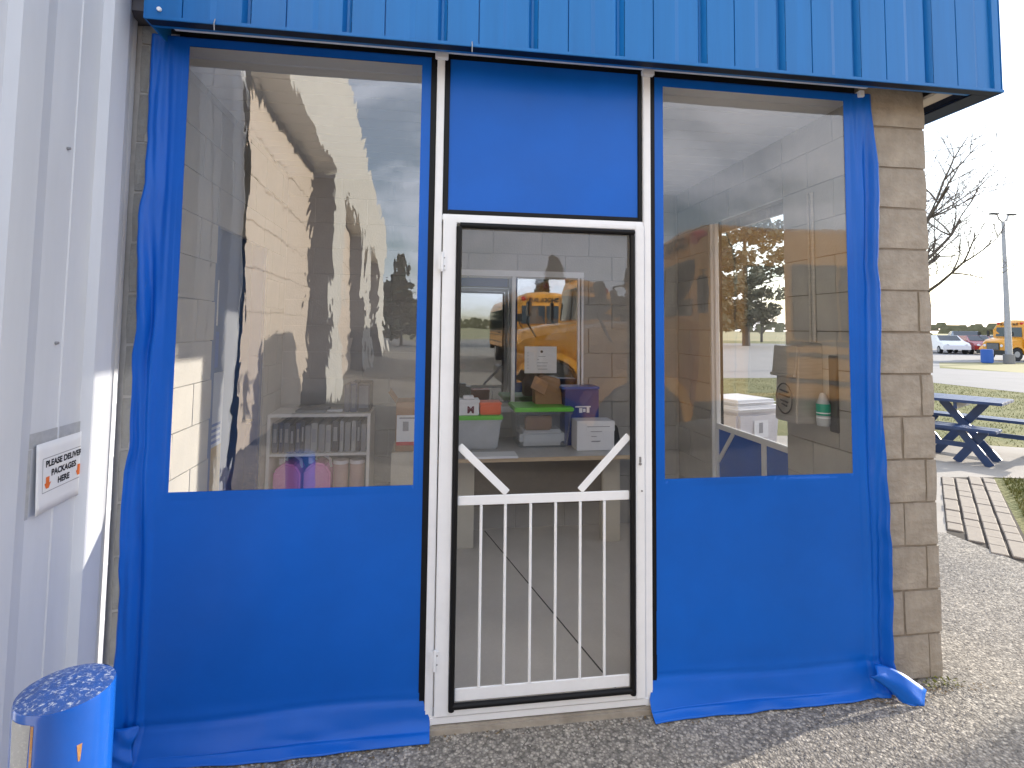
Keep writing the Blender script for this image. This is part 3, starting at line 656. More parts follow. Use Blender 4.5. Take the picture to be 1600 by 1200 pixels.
for x in (0.219, 0.320, 0.427, 0.534, 0.641, 0.747):
    MB().tube([(x, -0.0535, 0.173), (x, -0.0535, 0.892)], 0.0062, 8).build('bar', M_wht, sdoor, smooth=True)
MB().bar((0.124, -0.052, 1.135), (0.327, -0.052, 0.938), 0.031, 0.006).build('brace', M_wht, sdoor, 0.002)
MB().bar((0.857, -0.052, 1.165), (0.640, -0.052, 0.938), 0.031, 0.006).build('brace', M_wht, sdoor, 0.002)
for z in (1.865, 0.262):
    h_ = MB(); h_.box(0.022, 0.056, -0.066, -0.0605, z, z + 0.065); h_.tube([(0.039, -0.070, z - .008), (0.039, -0.070, z + 0.074)], 0.006, 8)
    hh = h_.build('hinge', M_wht, sdoor, 0.001)
    s_ = MB()
    for q in (0.015, 0.05): s_.tube([(0.049, -0.0662, z + q), (0.049, -0.0685, z + q)], 0.003, 8)
    s_.build('screw', M_hub, hh)
m1 = MB(); m1.tube([(0.905, -0.0605, 1.045), (0.905, -0.066, 1.045)], 0.006, 10); m1.box(0.901, 0.909, -0.064, -0.0605, 1.052, 1.075); m1.tube([(0.912, -0.0605, 0.930), (0.912, -0.0645, 0.930)], 0.004, 10)
m1.build('latch', M_hub, sdoor)

# ---- second screen door in the right doorway
sd2 = thing('patio_screen_door', 'white barred screen door with clear upper pane in the right doorway', 'door')
X0 = 2.125
m1 = MB(); m1.box(X0, X0 + .03, 0.656, 0.672, 0.02, 2.515); m1.box(X0, X0 + .03, 1.500, 1.529, 0.02, 2.515); m1.box(X0, X0 + .03, 0.673, 1.499, 2.47, 2.515); m1.box(X0, X0 + .03, 0.673, 1.499, 0.02, 0.07)
m1.build('leaf_frame', M_wht, sd2, 0.003)
box('mid_rail', X0 - .006, X0 + .012, 0.66, 1.505, 0.895, 0.935, M_wht, sd2, 0.003)
box('gasket', X0 + .0305, X0 + .045, 1.482, 1.499, 0.07, 2.47, M_blk, sd2)
for y in (0.84, 0.93, 1.02, 1.11, 1.2, 1.29):
    if y in (0.93,): box('bar', X0, X0 + .012, y - .022, y + .022, 0.07, 0.894, M_wht, sd2, 0.002)
MB().bar((X0 + .006, 1.49, 0.66), (X0 + .006, 1.29, 0.893), 0.03, 0.010, up=Vector((1, 0, 0))).build('brace', M_wht, sd2)
box('clear_pane', X0 + .016, X0 + .018, 0.673, 1.499, 0.94, 2.47, M_cl_d, sd2)
box('blue_kick_panel', X0 + .016, X0 + .019, 0.673, 1.499, 0.07, 0.92, M_vin, sd2)

# bin outside, seen through that doorway
tb = thing('waste_bin', 'grey-white lidded waste bin with a small paper label outside the doorway', 'bin', (3.10, 2.85, -0.004), 0.25)
m1 = MB()
bm_v = []
for (z, s) in ((0, .23), (0.84, .28)): bm_v += [(-s, -s, z), (s, -s, z), (s, s, z), (-s, s, z)]
m1.add(bm_v, [(3,2,1,0),(4,5,6,7),(0,1,5,4),(1,2,6,5),(2,3,7,6),(3,0,4,7)]); m1.build('body', M_cart, tb, 0.03, smooth=True)
m1 = MB(); m1.box(-.30, .30, -.30, .30, 0.842, 0.90); m1.box(-.26, .26, -.26, .26, 0.901, 0.955); m1.build('lid', M_wbox, tb, 0.025, smooth=True)
box('label', -0.08, 0.10, -0.285, -0.280, 0.60, 0.76, M_pap, tb)
m1 = MB(); m1.box(-0.02, 0.03, -0.2865, -0.2855, 0.64, 0.74); m1.build('print', M_gink, tb)

# ---- steel dispenser on the column's inner face
mx_ = thing('metal_wall_box', 'grey steel wall box with round embossed emblem and sloping lid', 'box')
m1 = MB(); m1.prism([(1.935, 1.13), (2.098, 1.13), (2.098, 1.56), (1.955, 1.535)], 'y', 0.335, 0.52); m1.build('body', M_stl, mx_, 0.006)
m1 = MB(); m1.prism([(1.925, 1.39), (1.9345, 1.39), (1.952, 1.54), (1.942, 1.545)], 'y', 0.328, 0.528); m1.build('lid', M_stl, mx_, 0.003)
m1 = MB(); m1.tube([(1.925, 0.328, 1.385), (1.925, 0.528, 1.385)], 0.010, 10); m1.build('hinge_bar', M_stl, mx_, smooth=True)
m1 = MB()
ring = [(1.932, 0.43 + 0.068 * math.cos(t * math.pi / 14), 1.255 + 0.082 * math.sin(t * math.pi / 14)) for t in range(29)]
m1.tube(ring, 0.004, 6, cap=False)
for (zz, ww) in ((1.29, .035), (1.265, .045), (1.235, .03), (1.215, .02)): m1.tube([(1.932, 0.43 - ww, zz), (1.932, 0.43 + ww, zz + .01)], 0.0045, 6)
m1.build('emblem', M_emb, mx_)
bt = thing('sanitizer_bottle', 'clear bottle with teal label hanging beside the steel wall box', 'bottle')
m1 = MB(); m1.tube([(2.055, 0.285, 1.13), (2.055, 0.285, 1.15), (2.055, 0.285, 1.24), (2.055, 0.285, 1.265), (2.055, 0.285, 1.30)], [.030, .034, .034, .024, .014], 16); m1.build('bottle_body', M_binw, bt, smooth=True)
m1 = MB(); m1.tube([(2.055, 0.285, 1.185), (2.055, 0.285, 1.245)], .0348, 16, cap=False); m1.build('label_band', M_tgrn, bt, smooth=True)
m1 = MB(); m1.tube([(2.055, 0.285, 1.195), (2.055, 0.285, 1.201)], .0352, 16, cap=False); m1.tube([(2.055, 0.285, 1.170), (2.055, 0.285, 1.178)], .0350, 16, cap=False); m1.build('label_line', M_mwht, bt)
cd = tag(MB().box(2.085, 2.099, 0.22, 0.28, 1.10, 1.50).build('conduit_box', M_emb, None, .004), 'thin dark metal strip mounted on the column beside the steel box', 'wall box')
cdt = tag(MB().tube([(2.086, 0.38, 1.565), (2.086, 0.38, 2.40)], 0.011, 8).tube([(2.086, 0.41, 1.565), (2.086, 0.41, 2.40)], 0.007, 8).build('conduit', M_stl, None, smooth=True), 'pair of vertical metal conduits running up above the steel wall box', 'conduit')

# ================================================================== TABLE AND WHAT IS ON IT
tb = thing('folding_table', 'long grey-topped work table with wood edge against the back wall', 'table')
box('tabletop', -0.05, 1.50, 1.375, 2.06, 0.722, 0.745, M_tabl, tb, 0.003)
box('edge_strip', -0.05, 1.50, 1.362, 1.3745, 0.718, 0.744, M_wood, tb, 0.002)
box('side_leg', 0.20, 0.335, 1.72, 1.80, 0.018, 0.721, M_tabp, tb, 0.004)
box('side_leg', 1.31, 1.45, 1.72, 1.80, 0.018, 0.721, M_tabp, tb, 0.004)
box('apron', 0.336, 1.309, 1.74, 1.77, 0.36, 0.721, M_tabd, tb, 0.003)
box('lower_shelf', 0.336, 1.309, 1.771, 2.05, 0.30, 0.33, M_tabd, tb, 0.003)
pp = tag(MB().box(0.24, 0.60, 1.345, 1.50, 0.7455, 0.760).build('paper_stack', M_pap, None, 0.003), 'white stack of papers at the front edge of the table', 'paper')
def bin_(name, label, x0, x1, y0, y1, z0, z1, body, lid=True, g=None):
    t = thing(name, label, 'storage bin', group=g)
    i = 0.025; v = [(x0+i, y0+i, z0), (x1-i, y0+i, z0), (x1-i, y1-i, z0), (x0+i, y1-i, z0), (x0, y0, z1), (x1, y0, z1), (x1, y1, z1), (x0, y1, z1)]
    MB().add(v, [(3,2,1,0),(4,5,6,7),(0,1,5,4),(1,2,6,5),(2,3,7,6),(3,0,4,7)]).build('tub', body, t, 0.012, smooth=True)
    MB().box(x0 - .006, x1 + .006, y0 - .006, y1 + .006, z1 - .022, z1 - .004).build('rim', body, t, 0.004)
    MB().box(x0 - .012, x1 + .012, y0 - .012, y1 + .012, z1 - .003, z1 + .028).build('lid', M_grn, t, 0.007)
    return t
bin_('storage_bin', 'grey storage bin with green lid under the small white box', 0.10, 0.515, 1.60, 1.93, 0.746, 0.965, M_binw)
b2 = bin_('storage_bin', 'clear storage bin with green lid in the middle of the table', 0.625, 1.045, 1.62, 1.95, 0.746, 1.015, M_binp)
c1 = tag(MB().box(0.665, 1.005, 1.665, 1.905, 0.752, 0.87).build('folded_blanket', M_wbox, None, 0.03, smooth=True), 'pale folded papers lying inside the clear green-lidded bin', 'papers')
c2 = tag(MB().box(0.70, 0.90, 1.655, 1.70, 0.872, 0.975).build('cardboard_piece', M_card, None, 0.01), 'tan cardboard piece standing inside the clear green-lidded bin', 'cardboard')
wb = thing('small_white_box', 'small white box with maroon letter logo on the grey bin', 'box')
box('body', 0.205, 0.352, 1.61, 1.74, 0.994, 1.080, M_wbox, wb, 0.004); box('lid', 0.200, 0.357, 1.605, 1.745, 1.081, 1.105, M_wbox, wb, 0.004); box('knob', 0.24, 0.315, 1.63, 1.70, 1.106, 1.130, M_wbox, wb, 0.004)
text('logo', 'M', 0.065, M_maroon, wb, (0.292, 1.6090, 1.012), (1, 0, 0), (0, 0, 1), bold=0.003)
rb = thing('red_tub', 'orange-red plastic tub on the grey green-lidded bin', 'tub')
MB().box(0.362, 0.515, 1.63, 1.78, 0.994, 1.062).build('tub', M_redb, rb, 0.006); MB().box(0.357, 0.520, 1.625, 1.785, 1.063, 1.082).build('rim', M_redb, rb, 0.004)
cbx = thing('leaning_cardboard', 'brown cardboard box with torn flap behind the clear bin', 'box')
MB().prism([(0.80, 1.045), (0.795, 1.15), (0.835, 1.245), (0.87, 1.26), (0.99, 1.235), (1.01, 1.045)], 'y', 1.78, 1.92).build('body', M_card, cbx, 0.004)
MB().bar((0.845, 1.775, 1.235), (0.80, 1.72, 1.15), 0.12, 0.004).build('flap', M_card, cbx)
bbx = thing('navy_box', 'navy blue box with white lettering standing behind the white label box', 'box')
box('body', 1.01, 1.275, 1.70, 1.86, 0.746, 1.165, M_nvyb, bbx, 0.004)
box('lid', 0.985, 1.28, 1.695, 1.865, 1.166, 1.185, M_pblue, bbx, 0.004)
m1 = MB(); m1.box(1.09, 1.21, 1.6985, 1.6995, 1.030, 1.040); m1.box(1.12, 1.145, 1.6985, 1.6995, 0.99, 1.025); m1.box(1.15, 1.17, 1.6985, 1.6995, 0.995, 1.02); m1.box(1.178, 1.20, 1.6985, 1.6995, 0.99, 1.03); m1.build('print', M_mwht, bbx)
lb = thing('label_box', 'white cardboard box with printed label lines at the right of the table', 'box')
box('body', 1.055, 1.335, 1.52, 1.68, 0.746, 0.957, M_wbox, lb, 0.004); box('label', 1.125, 1.337, 1.5165, 1.5195, 0.885, 0.955, M_pap, lb)
m1 = MB()
for (a, b, z) in ((1.13, 1.30, .915), (1.155, 1.24, .880), (1.16, 1.20, .845), (1.165, 1.23, .812), (1.16, 1.225, .809)): m1.box(a, b, 1.5150, 1.5162, z, z + .005)
m1.build('print', M_gink, lb)
dk = tag(MB().prism([(1.345, .746), (1.42, .746), (1.39, .90), (1.345, .93)], 'y', 1.6, 1.72).build('stapler_case', M_ink, None, 0.006), 'black angular case at the right end beside the white label box', 'case')
# cardboard box left of the door
cbl = thing('labelled_carton', 'brown open carton with white and red shipping label left of the table', 'box')
box('body', -0.235, 0.06, 1.62, 1.88, 0.746, 1.09, M_card, cbl, 0.004); box('label', -0.228, -0.075, 1.6160, 1.6195, 0.79, 1.00, M_pap, cbl); box('label_band', -0.228, -0.075, 1.6145, 1.6158, 0.79, 0.815, M_lamp_r, cbl)
m1 = MB(); m1.box(-0.185, -0.145, 1.6140, 1.6155, 0.89, 0.955); m1.box(-0.21, -0.10, 1.6140, 1.6155, 0.975, 0.985); m1.build('print', M_gink, cbl)
MB().bar((-0.238, 1.75, 1.088), (-0.29, 1.75, 1.16), 0.25, 0.004, up=Vector((1, 0, 1))).build('flap', M_card, cbl)
tag(MB().box(-0.26, 0.0, 1.60, 2.0, 0.40, 0.744).build('side_table', M_tabp, None, .005), 'beige side cabinet under the labelled carton', 'cabinet')

# ---- shelf unit
sh = thing('shelf_unit', 'cream-edged two-level shelf unit with binders against the left wall', 'shelf')
SX0, SX1, SY0, SY1, ST = -1.125, -0.42, 1.72, 2.06, 1.000
box('side_panel', SX0, SX0 + .022, SY0, SY1, 0.018, ST - .023, M_cream, sh, .002); box('side_panel', SX1 - .022, SX1, SY0, SY1, 0.018, ST - .023, M_cream, sh, .002)
box('top', SX0, SX1, SY0, SY1, ST - .022, ST, M_cream, sh, .002); box('shelf', SX0 + .023, SX1 - .023, SY0, SY1 - .01, 0.705, 0.724, M_cream, sh, .002); box('shelf', SX0 + .023, SX1 - .023, SY0, SY1 - .01, 0.35, 0.37, M_cream, sh, .002)
box('back', SX0 + .023, SX1 - .023, SY1 - .009, SY1 - .001, 0.02, ST - .023, M_shelf, sh)
x = SX0 + .03; k = 0
bmats = [mat('binder_slate', (0.12, 0.13, 0.17), 0.5), mat('binder_charcoal', (0.035, 0.04, 0.055), 0.5), mat('binder_grey', (0.30, 0.29, 0.29), 0.6), mat('binder_dark_blue', (0.03, 0.05, 0.12), 0.5), mat('binder_silver', (0.38, 0.37, 0.36), 0.5)]
while x < SX1 - .06:
    wd = random.choice((.034, .040, .046, .030)); hh = random.uniform(.19, .225); mm_ = bmats[(0, 3, 0, 1, 3, 1, 2, 4, 2, 4, 1, 4, 2, 4, 1, 2)[k % 16]]
    nth_ = ('first', 'second', 'third', 'fourth', 'fifth', 'sixth', 'seventh', 'eighth', 'ninth', 'tenth', 'eleventh', 'twelfth', 'thirteenth', 'fourteenth', 'fifteenth', 'sixteenth', 'seventeenth', 'eighteenth', 'nineteenth', 'twentieth')[k]
    b_ = thing('binder', ['slate ring binder', 'dark blue ring binder', 'black ring binder', 'grey ring binder'][(0, 1, 0, 2, 1, 2, 3, 3, 3, 3, 2, 3, 3, 3, 2, 3)[k % 16]] + ', ' + nth_ + ' from the left on the upper shelf', 'binder', group='ring binders in a row on the upper shelf')
    box('cover', x, x + wd - .003, SY0 + .03, SY1 - .04, 0.7245, 0.7245 + hh, mm_, b_, .003)
    box('spine_label', x + .008, x + wd - .011, SY0 + .0285, SY0 + .0295, 0.7245 + hh * .35, 0.7245 + hh * .8, M_gink if k % 2 else M_shelf, b_)
    x += wd + random.choice((0, .002, .006)); k += 1
for i, (jx, lab) in enumerate(((-1.08, 'pink filled plastic jug at the left of the lower shelf'), (-0.875, 'pink filled plastic jug with raised handle, right of the other jug'))):
    j = thing('jug', lab, 'jug', group='pink jugs on the lower shelf')
    v = [(jx, .3705), (jx + .185, .3705), (jx + .185, .58), (jx + .15, .64), (jx + .07, .655), (jx, .60)]
    MB().prism(v, 'y', SY0 + .02, SY0 + .22).build('body', M_jug, j, 0.014, smooth=True)
    MB().tube([(jx + .065, SY0 + .12, .655), (jx + .075, SY0 + .12, .685), (jx + .12, SY0 + .12, .69), (jx + .165, SY0 + .12, .655), (jx + .172, SY0 + .12, .60)], .011, 8).build('handle', M_jugc, j, smooth=True)
    MB().tube([(jx + .035, SY0 + .12, .63), (jx + .035, SY0 + .12, .672)], .022, 12).build('cap', M_jugc, j, smooth=True)
for i, (cx_, lab) in enumerate(((-.63, 'peach canister on the lower shelf next to the pink jugs'), (-.515, 'peach canister at the right end of the lower shelf'))):
    j = thing('canister', lab, 'canister', group='peach canisters on the lower shelf')
    MB().tube([(cx_, SY0 + .1, .3705), (cx_, SY0 + .1, .63)], .052, 18).build('body', M_peach, j, smooth=True); MB().tube([(cx_, SY0 + .1, .631), (cx_, SY0 + .1, .655)], .054, 18).build('lid', M_jugc, j, smooth=True)
for i, (a, b, hh, lab, mm_) in enumerate(((-.615, -.575, .20, 'slate file box standing upright on top of the shelf unit', bmats[0]), (-.572, -.525, .215, 'dark blue file box between two others on top of the shelf unit', bmats[3]), (-.522, -.435, .21, 'wide black file box at the right end on top of the shelf unit', bmats[1]))):
    j = thing('file_box', lab, 'file box', group='file boxes on top of the shelf unit')
    box('body', a, b, SY0 + .06, SY1 - .05, ST + .001, ST + hh, mm_, j, .004); box('spine', a + .01, b - .01, SY0 + .0575, SY0 + .0595, ST + .03, ST + hh - .02, bmats[0], j)
tag(MB().box(-.95, -.74, SY0 + .05, SY0 + .25, ST + .001, ST + .018).build('clipboard', M_shelf, None, .003), 'flat grey clipboard lying on top of the shelf unit', 'clipboard')
tag(MB().tube([(-.73, SY0 + .06, ST + .012), (-.68, SY0 + .05, ST + .014), (-.63, SY0 + .08, ST + .012)], .010, 8).build('flashlight', M_wbox, None, smooth=True), 'short white torch lying on top of the shelf unit', 'torch')

# ================================================================== SIGN ON THE CORRUGATED WALL
sg = thing('delivery_sign', 'white paper sign asking for package deliveries, taped to the ribbed wall', 'sign')
def sgn(y, z, d=0.0):  # gently curled sheet, lower corners lifting off the wall
    t = (-y - 0.19) / 0.28; return (-1.195 + 0.018 * max(0, t) ** 1.5 * (0.35 + (1.26 - z) * 2.2) + d, y, z)
def sheet_f(a, b): return sgn(-0.195 - a * 0.265, 1.035 + b * 0.215)
o = grid('sheet', 14, 8, sheet_f, M_pap, sg); o.modifiers.new('t', 'SOLIDIFY').thickness = 0.001
grid('tape', 12, 3, lambda a, b: (-1.1975 + 0.001 * math.sin(a * 19), -0.195 - a * 0.305, 1.240 + b * 0.046), M_tape, sg)
grid('tape', 3, 10, lambda a, b: (-1.1977, -0.465 - a * 0.03, 1.03 + b * 0.208), M_tape, sg)
bx_ = MB()
def line(y0, z0, y1, z1, wd=.0012):
    for i in range(8):
        ya = y0 + (y1-y0)*i/8; yb = y0 + (y1-y0)*(i+1)/8; za = z0 + (z1-z0)*i/8; zb = z0 + (z1-z0)*(i+1)/8
        if abs(y1-y0) > abs(z1-z0): q = [sgn(ya, za - wd, .0016), sgn(yb, zb - wd, .0016), sgn(yb, zb + wd, .0016), sgn(ya, za + wd, .0016)]
        else: q = [sgn(ya - wd, za, .0016), sgn(ya + wd, za, .0016), sgn(yb + wd, zb, .0016), sgn(yb - wd, zb, .0016)]
        bx_.add(q, [(0, 1, 2, 3)])
line(-.43, 1.20, -.215, 1.20); line(-.43, 1.095, -.215, 1.095); line(-.43, 1.095, -.43, 1.20); line(-.215, 1.095, -.215, 1.20)
bx_.build('border', M_gink, sg)
def sign_text(s, yc, zc, size):
    cu = bpy.data.curves.new('lettering', 'FONT'); cu.body = s; cu.size = size; cu.align_x = 'CENTER'; cu.offset = size * .045
    tmp = bpy.data.objects.new('tmp', cu); C.collection.objects.link(tmp); dg = bpy.context.evaluated_depsgraph_get(); dg.update()
    me = bpy.data.meshes.new_from_object(tmp.evaluated_get(dg)); bpy.data.objects.remove(tmp)
    for v in me.vertices:
        y = yc + v.co.x; z = zc + v.co.y; v.co = Vector(sgn(y, z, .0018))
    me.materials.clear(); me.materials.append(M_ink); link(bpy.data.objects.new('lettering', me), sg)
sign_text('PLEASE DELIVER', -.322, 1.172, .0265); sign_text('PACKAGES', -.322, 1.140, .0265); sign_text('HERE', -.322, 1.108, .0265)
for yc in (-.405, -.240):
    V = [(-.008, .036), (.008, .036), (.008, .016), (.016, .018), (.006, 0), (-.006, 0), (-.014, .016), (-.008, .018)]
    me = bpy.data.meshes.new('arrow'); me.from_pydata([sgn(yc + a * 1.1, 1.105 + b, .002) for a, b in V], [], [tuple(range(8))]); me.materials.append(M_orng); link(bpy.data.objects.new('arrow', me), sg)

# ================================================================== BOLLARD
bo = thing('bollard', 'thick blue steel bollard with chipped paint on its top', 'bollard', (-0.735, -1.045, 0))
m1 = MB(); m1.tube([(0, 0, -.02), (0, 0, .40), (0, 0, .862), (0, 0, .868)], [.0845, .0845, .0845, .083], 48, cap=False); m1.build('post', M_boll, bo, smooth=True)
def capf(a, b):
    r = .083 * b; t = a * 2 * math.pi; z = .868 + .012 * (1 - b * b) + .0022 * noise.noise(Vector((r * math.cos(t) * 60, r * math.sin(t) * 60, 2)))
    return (r * math.cos(t), r * math.sin(t), z)
grid('cap', 48, 16, capf, M_chip, bo)
def patchf(t0, t1, z0, z1, taper, m, name):
    def f(a, b):
        tt = t0 + (t1 - t0) * (a * (1 - taper * (1 - b)) + taper * .6 * (1 - b)); return (.0850 * math.cos(tt), .0850 * math.sin(tt), z0 + (z1 - z0) * b)
    grid(name, 8, 6, f, m, bo)
M_rusty = chipped('rusty_chip', (0.40, 0.20, 0.07), (0.45, 0.38, 0.28), (0.12, 0.05, 0.02))
patchf(math.radians(314), math.radians(320), .760, .792, .6, M_rusty, 'rust_spot')
M_peel = chipped('peeled_primer', (0.30, 0.31, 0.33), (0.46, 0.47, 0.48), (0.25, 0.18, 0.10))
patchf(math.radians(226), math.radians(262), .52, .852, .55, M_peel, 'peeled_patch')
patchf(math.radians(262.5), math.radians(266), .70, .850, .3, M_rusty, 'rusty_edge')

# ================================================================== SCHOOL BUS
def make_bus():
    t = thing('school_bus', 'x', 'bus')
    Lb = 9.0; Wd = 1.2
    prof = [(-Wd, .75), (Wd, .75), (Wd, 2.35), (Wd - .05, 2.62), (Wd - .22, 2.90), (Wd - .55, 3.03), (0, 3.08), (-Wd + .55, 3.03), (-Wd + .22, 2.90), (-Wd + .05, 2.62), (-Wd, 2.35)]
    MB().prism(prof, 'x', -Lb, -0.25).build('body', M_ylw, t, 0.03, smooth=True)
    cap = MB(); ss = [(-.25, 1.0), (0.0, .985), (.18, .93), (.26, .86)]
    rings = []
    for (x, s) in ss: rings.append([(x - max(0, (z - 2.3)) * .12 * (1 if x > -.2 else 0), y * (.9 + .1 * s), .75 + (z - .75) * (s if z > 2.4 else 1)) for (y, z) in prof])
    k = len(prof); V = [p for r in rings for p in r]; Fc = [(i*k + j, i*k + (j+1) % k, (i+1)*k + (j+1) % k, (i+1)*k + j) for i in range(3) for j in range(k)] + [tuple(3*k + j for j in range(k))]
    cap.add(V, Fc); cap.build('front_cap', M_ylw, t, smooth=True)
    hood = MB(); hp = []
    for (x, hw, zt) in ((.20, 1.05, 1.78), (.9, .98, 1.70), (1.45, .88, 1.58), (1.62, .80, 1.42)):
        hp.append([(x, -hw, .65), (x, -hw, zt - .18), (x, -hw + .16, zt - .03), (x, 0, zt), (x, hw - .16, zt - .03), (x, hw, zt - .18), (x, hw, .65)])
    V = [p for r in hp for p in r]; k = 7; hood.add(V, [(i*k+j, i*k+(j+1) % k, (i+1)*k+(j+1) % k, (i+1)*k+j) for i in range(3) for j in range(k)] + [tuple(3*k+j for j in range(k))]); hood.build('hood', M_ylw, t, smooth=True)
    g = box('grille', 1.62, 1.66, -.48, .48, .80, 1.32, M_bblk, t, .01)
    sl = MB()
    for q in range(7): sl.box(1.661, 1.672, -.44, .44, .84 + q * .065, .865 + q * .065)
    sl.build('grille_bars', M_hub, t)
    for s in (-1, 1):
        h = MB().tube([(1.58, s * .64, 1.12), (1.645, s * .64, 1.12)], .10, 16).build('headlight', M_wbox, t, smooth=True)
        # fenders
        pts = [(.95 + .68 * math.cos(a), .55 + .62 * math.sin(a)) for a in [math.pi * i / 10 for i in range(11)]]; inn = [(.95 + .56 * math.cos(a), .52 + .52 * math.sin(a)) for a in [math.pi * i / 10 for i in range(10, -1, -1)]]
        MB().prism(pts + inn, 'y', s * .88, s * 1.2).build('fender', M_ylw, t, .01)
        # mirrors
        MB().tube([(1.2, s * .9, 1.45), (1.45, s * 1.22, 1.75), (1.4, s * 1.25, 1.95)], .018, 6).build('mirror_arm', M_bblk, t)
        MB().box(1.37, 1.45, s * 1.25 - .11, s * 1.25 + .11, 1.86, 2.14).build('mirror', M_bblk, t, .02)
        MB().tube([(.15, s * 1.16, 2.35), (.35, s * 1.48, 2.30), (.35, s * 1.48, 1.95)], .016, 6).build('mirror_arm', M_bblk, t)
        MB().box(.32, .39, s * 1.48 - .10, s * 1.48 + .10, 1.80, 2.25).build('mirror', M_bblk, t, .02)
        # side windows
        for q in range(11):
            x1 = -.45 - q * .76
            if s == -1 and q == 0:
                dd = MB().box(x1 - .62, x1, -Wd - .014, -Wd - .002, .82, 2.42).build('door', M_bblk, t, .01)
                MB().box(x1 - .29, x1 - .04, -Wd - .020, -Wd - .0145, 1.0, 2.34).build('pane', M_bus_gl, dd); MB().box(x1 - .58, x1 - .33, -Wd - .020, -Wd - .0145, 1.0, 2.34).build('pane', M_bus_gl, dd)
                continue
            wn = box('window', x1 - .72, x1, *(sorted((s * (Wd + .002), s * (Wd + .012)))), 1.50, 2.46, M_bblk, t, .008)
            box('pane', x1 - .70, x1 - .02, *(sorted((s * (Wd + .0125), s * (Wd + .017)))), 1.53, 1.985, M_bus_gl, wn)
            box('pane', x1 - .70, x1 - .02, *(sorted((s * (Wd + .0125), s * (Wd + .017)))), 2.01, 2.43, M_bus_gl, wn)
        for z in (.95, 1.28, 1.43): box('rub_rail', -Lb + .05, -.3 if not (s == -1) else -1.12, *(sorted((s * (Wd + .001), s * (Wd + .022)))), z, z + .05, M_bblk, t, .006)
        for x in (.95, -6.4):
            wh = MB().tube([(x, s * .86, .50), (x, s * 1.17, .50)], .50, 28).build('tyre', M_tyre, t, .03, smooth=True)
            MB().tube([(x, s * 1.10, .50), (x, s * 1.185, .50)], [.27, .22], 18).build('rim', M_hub, wh, smooth=True)
        for (yy, mm_) in ((.62, M_lamp_a), (.86, M_lamp_r)): MB().tube([(.02, s * yy, 2.80), (.17, s * yy, 2.78)], .09, 14).build('warning_light', mm_, t, smooth=True)
    ws = MB(); ws.add([(.272, -.98, 1.80), (.272, -.03, 1.80), (.215, -.03, 2.50), (.215, -.93, 2.50)], [(0, 1, 2, 3)]); ws.add([(.272, .03, 1.80), (.272, .98, 1.80), (.215, .93, 2.50), (.215, .03, 2.50)], [(0, 1, 2, 3)])
    ws.build('windshield', M_bus_gl, t)
    box('bumper', 1.66, 1.80, -1.18, 1.18, .48, .78, M_bblk, t, .02)
    box('chassis', -Lb + .2, 1.5, -.5, .5, .42, .74, M_bblk, t)
    box('rear_bumper', -Lb - .14, -Lb, -1.15, 1.15, .50, .76, M_bblk, t, .02)
    text('lettering', 'SCHOOL BUS', .22, M_ink, t, (.225, 0, 2.66), (0, 1, 0), (0, 0, 1), depth=.004, bold=.006)
    for s in (-1, 1): text('lettering', 'SCHOOL BUS', .17, M_ink, t, (-4.6, s * (Wd + .004), 1.36), (-s, 0, 0), (0, 0, 1), depth=.003, bold=.004)
    return t
bus = make_bus()
bus.location = (3.25, -4.95, 0); bus.rotation_euler = (0, 0, math.pi); bus['label'] = 'yellow school bus parked side-on to the entry, nearest behind the viewer'; bus['group'] = 'school buses parked on the site'
def put_bus(x, y, rz, s, label):
    b = copy_tree(bus); b.location = (x, y, 0); b.rotation_euler = (0, 0, rz); b.scale = (s, s, s); b['label'] = label
put_bus(4.4, -14.5, math.pi / 2, 1, 'yellow school bus facing the entry from across the apron')
put_bus(34.9, 26.0, math.pi - 0.03, 0.80, 'orange-yellow school bus parked in the lot behind the lamp post')

# ================================================================== OUTDOOR FURNITURE
def timber(mb, a, b, wd, dp, up): mb.bar(a, b, wd, dp, up)
def picnic(cx, cy, ang):
    t = thing('picnic_table', 'navy blue timber picnic table with crossed legs on the patio', 'picnic table', (cx, cy, 0), ang)
    for k in range(4): box('top_plank', -.95, .95, -.36 + k * .182, -.36 + k * .182 + .174, .725, .762, M_navy, t, .004)
    for x in (-.52, .52):
        for s in (-1, 1):
            MB().bar((x - s * .33, s * .022 - .1, 0.0), (x + s * .22, s * .022 - .1, .722), .095, .040).build('leg', M_navy, t, .003)
        box('cleat', x - .06, x - .022, -.33, .33, .64, .7245, M_navy, t, .003)
    box('stretcher', -.6, .6, -.02, .02, .33, .41, M_navy, t, .003)
    return t
ax = Vector((0.5, -0.86)).normalized(); ang = math.atan2(ax.y, ax.x); nx_ = Vector((-ax.y, ax.x))
if True:
    end = Vector((7.30, 3.66)); c = end - ax * 0.95
    picnic(c.x, c.y, ang)
    def bench(cx, cy, ang, label):
        t = thing('bench', label, 'bench', (cx, cy, 0), ang, 'navy benches beside the picnic table')
        for k in range(2): box('seat_plank', -.92, .92, -.15 + k * .153, -.15 + k * .153 + .146, .415, .452, M_navy, t, .004)
        for x in (-.66, .66):
            for s in (-1, 1): MB().bar((x - s * .17, s * .02, 0.0), (x + s * .12, s * .02, .412), .09, .036).build('leg', M_navy, t, .003)
        box('stretcher', -.64, .64, -.018, .018, .19, .25, M_navy, t, .003)
        return t
    c = Vector((6.84, 3.40)) - ax * 0.92; bench(c.x, c.y, ang, 'navy blue timber bench on the near side of the picnic table')
    c = Vector((8.1, 3.72)) - ax * 0.75; bench(c.x, c.y, ang, 'navy blue timber bench on the far side of the picnic table')

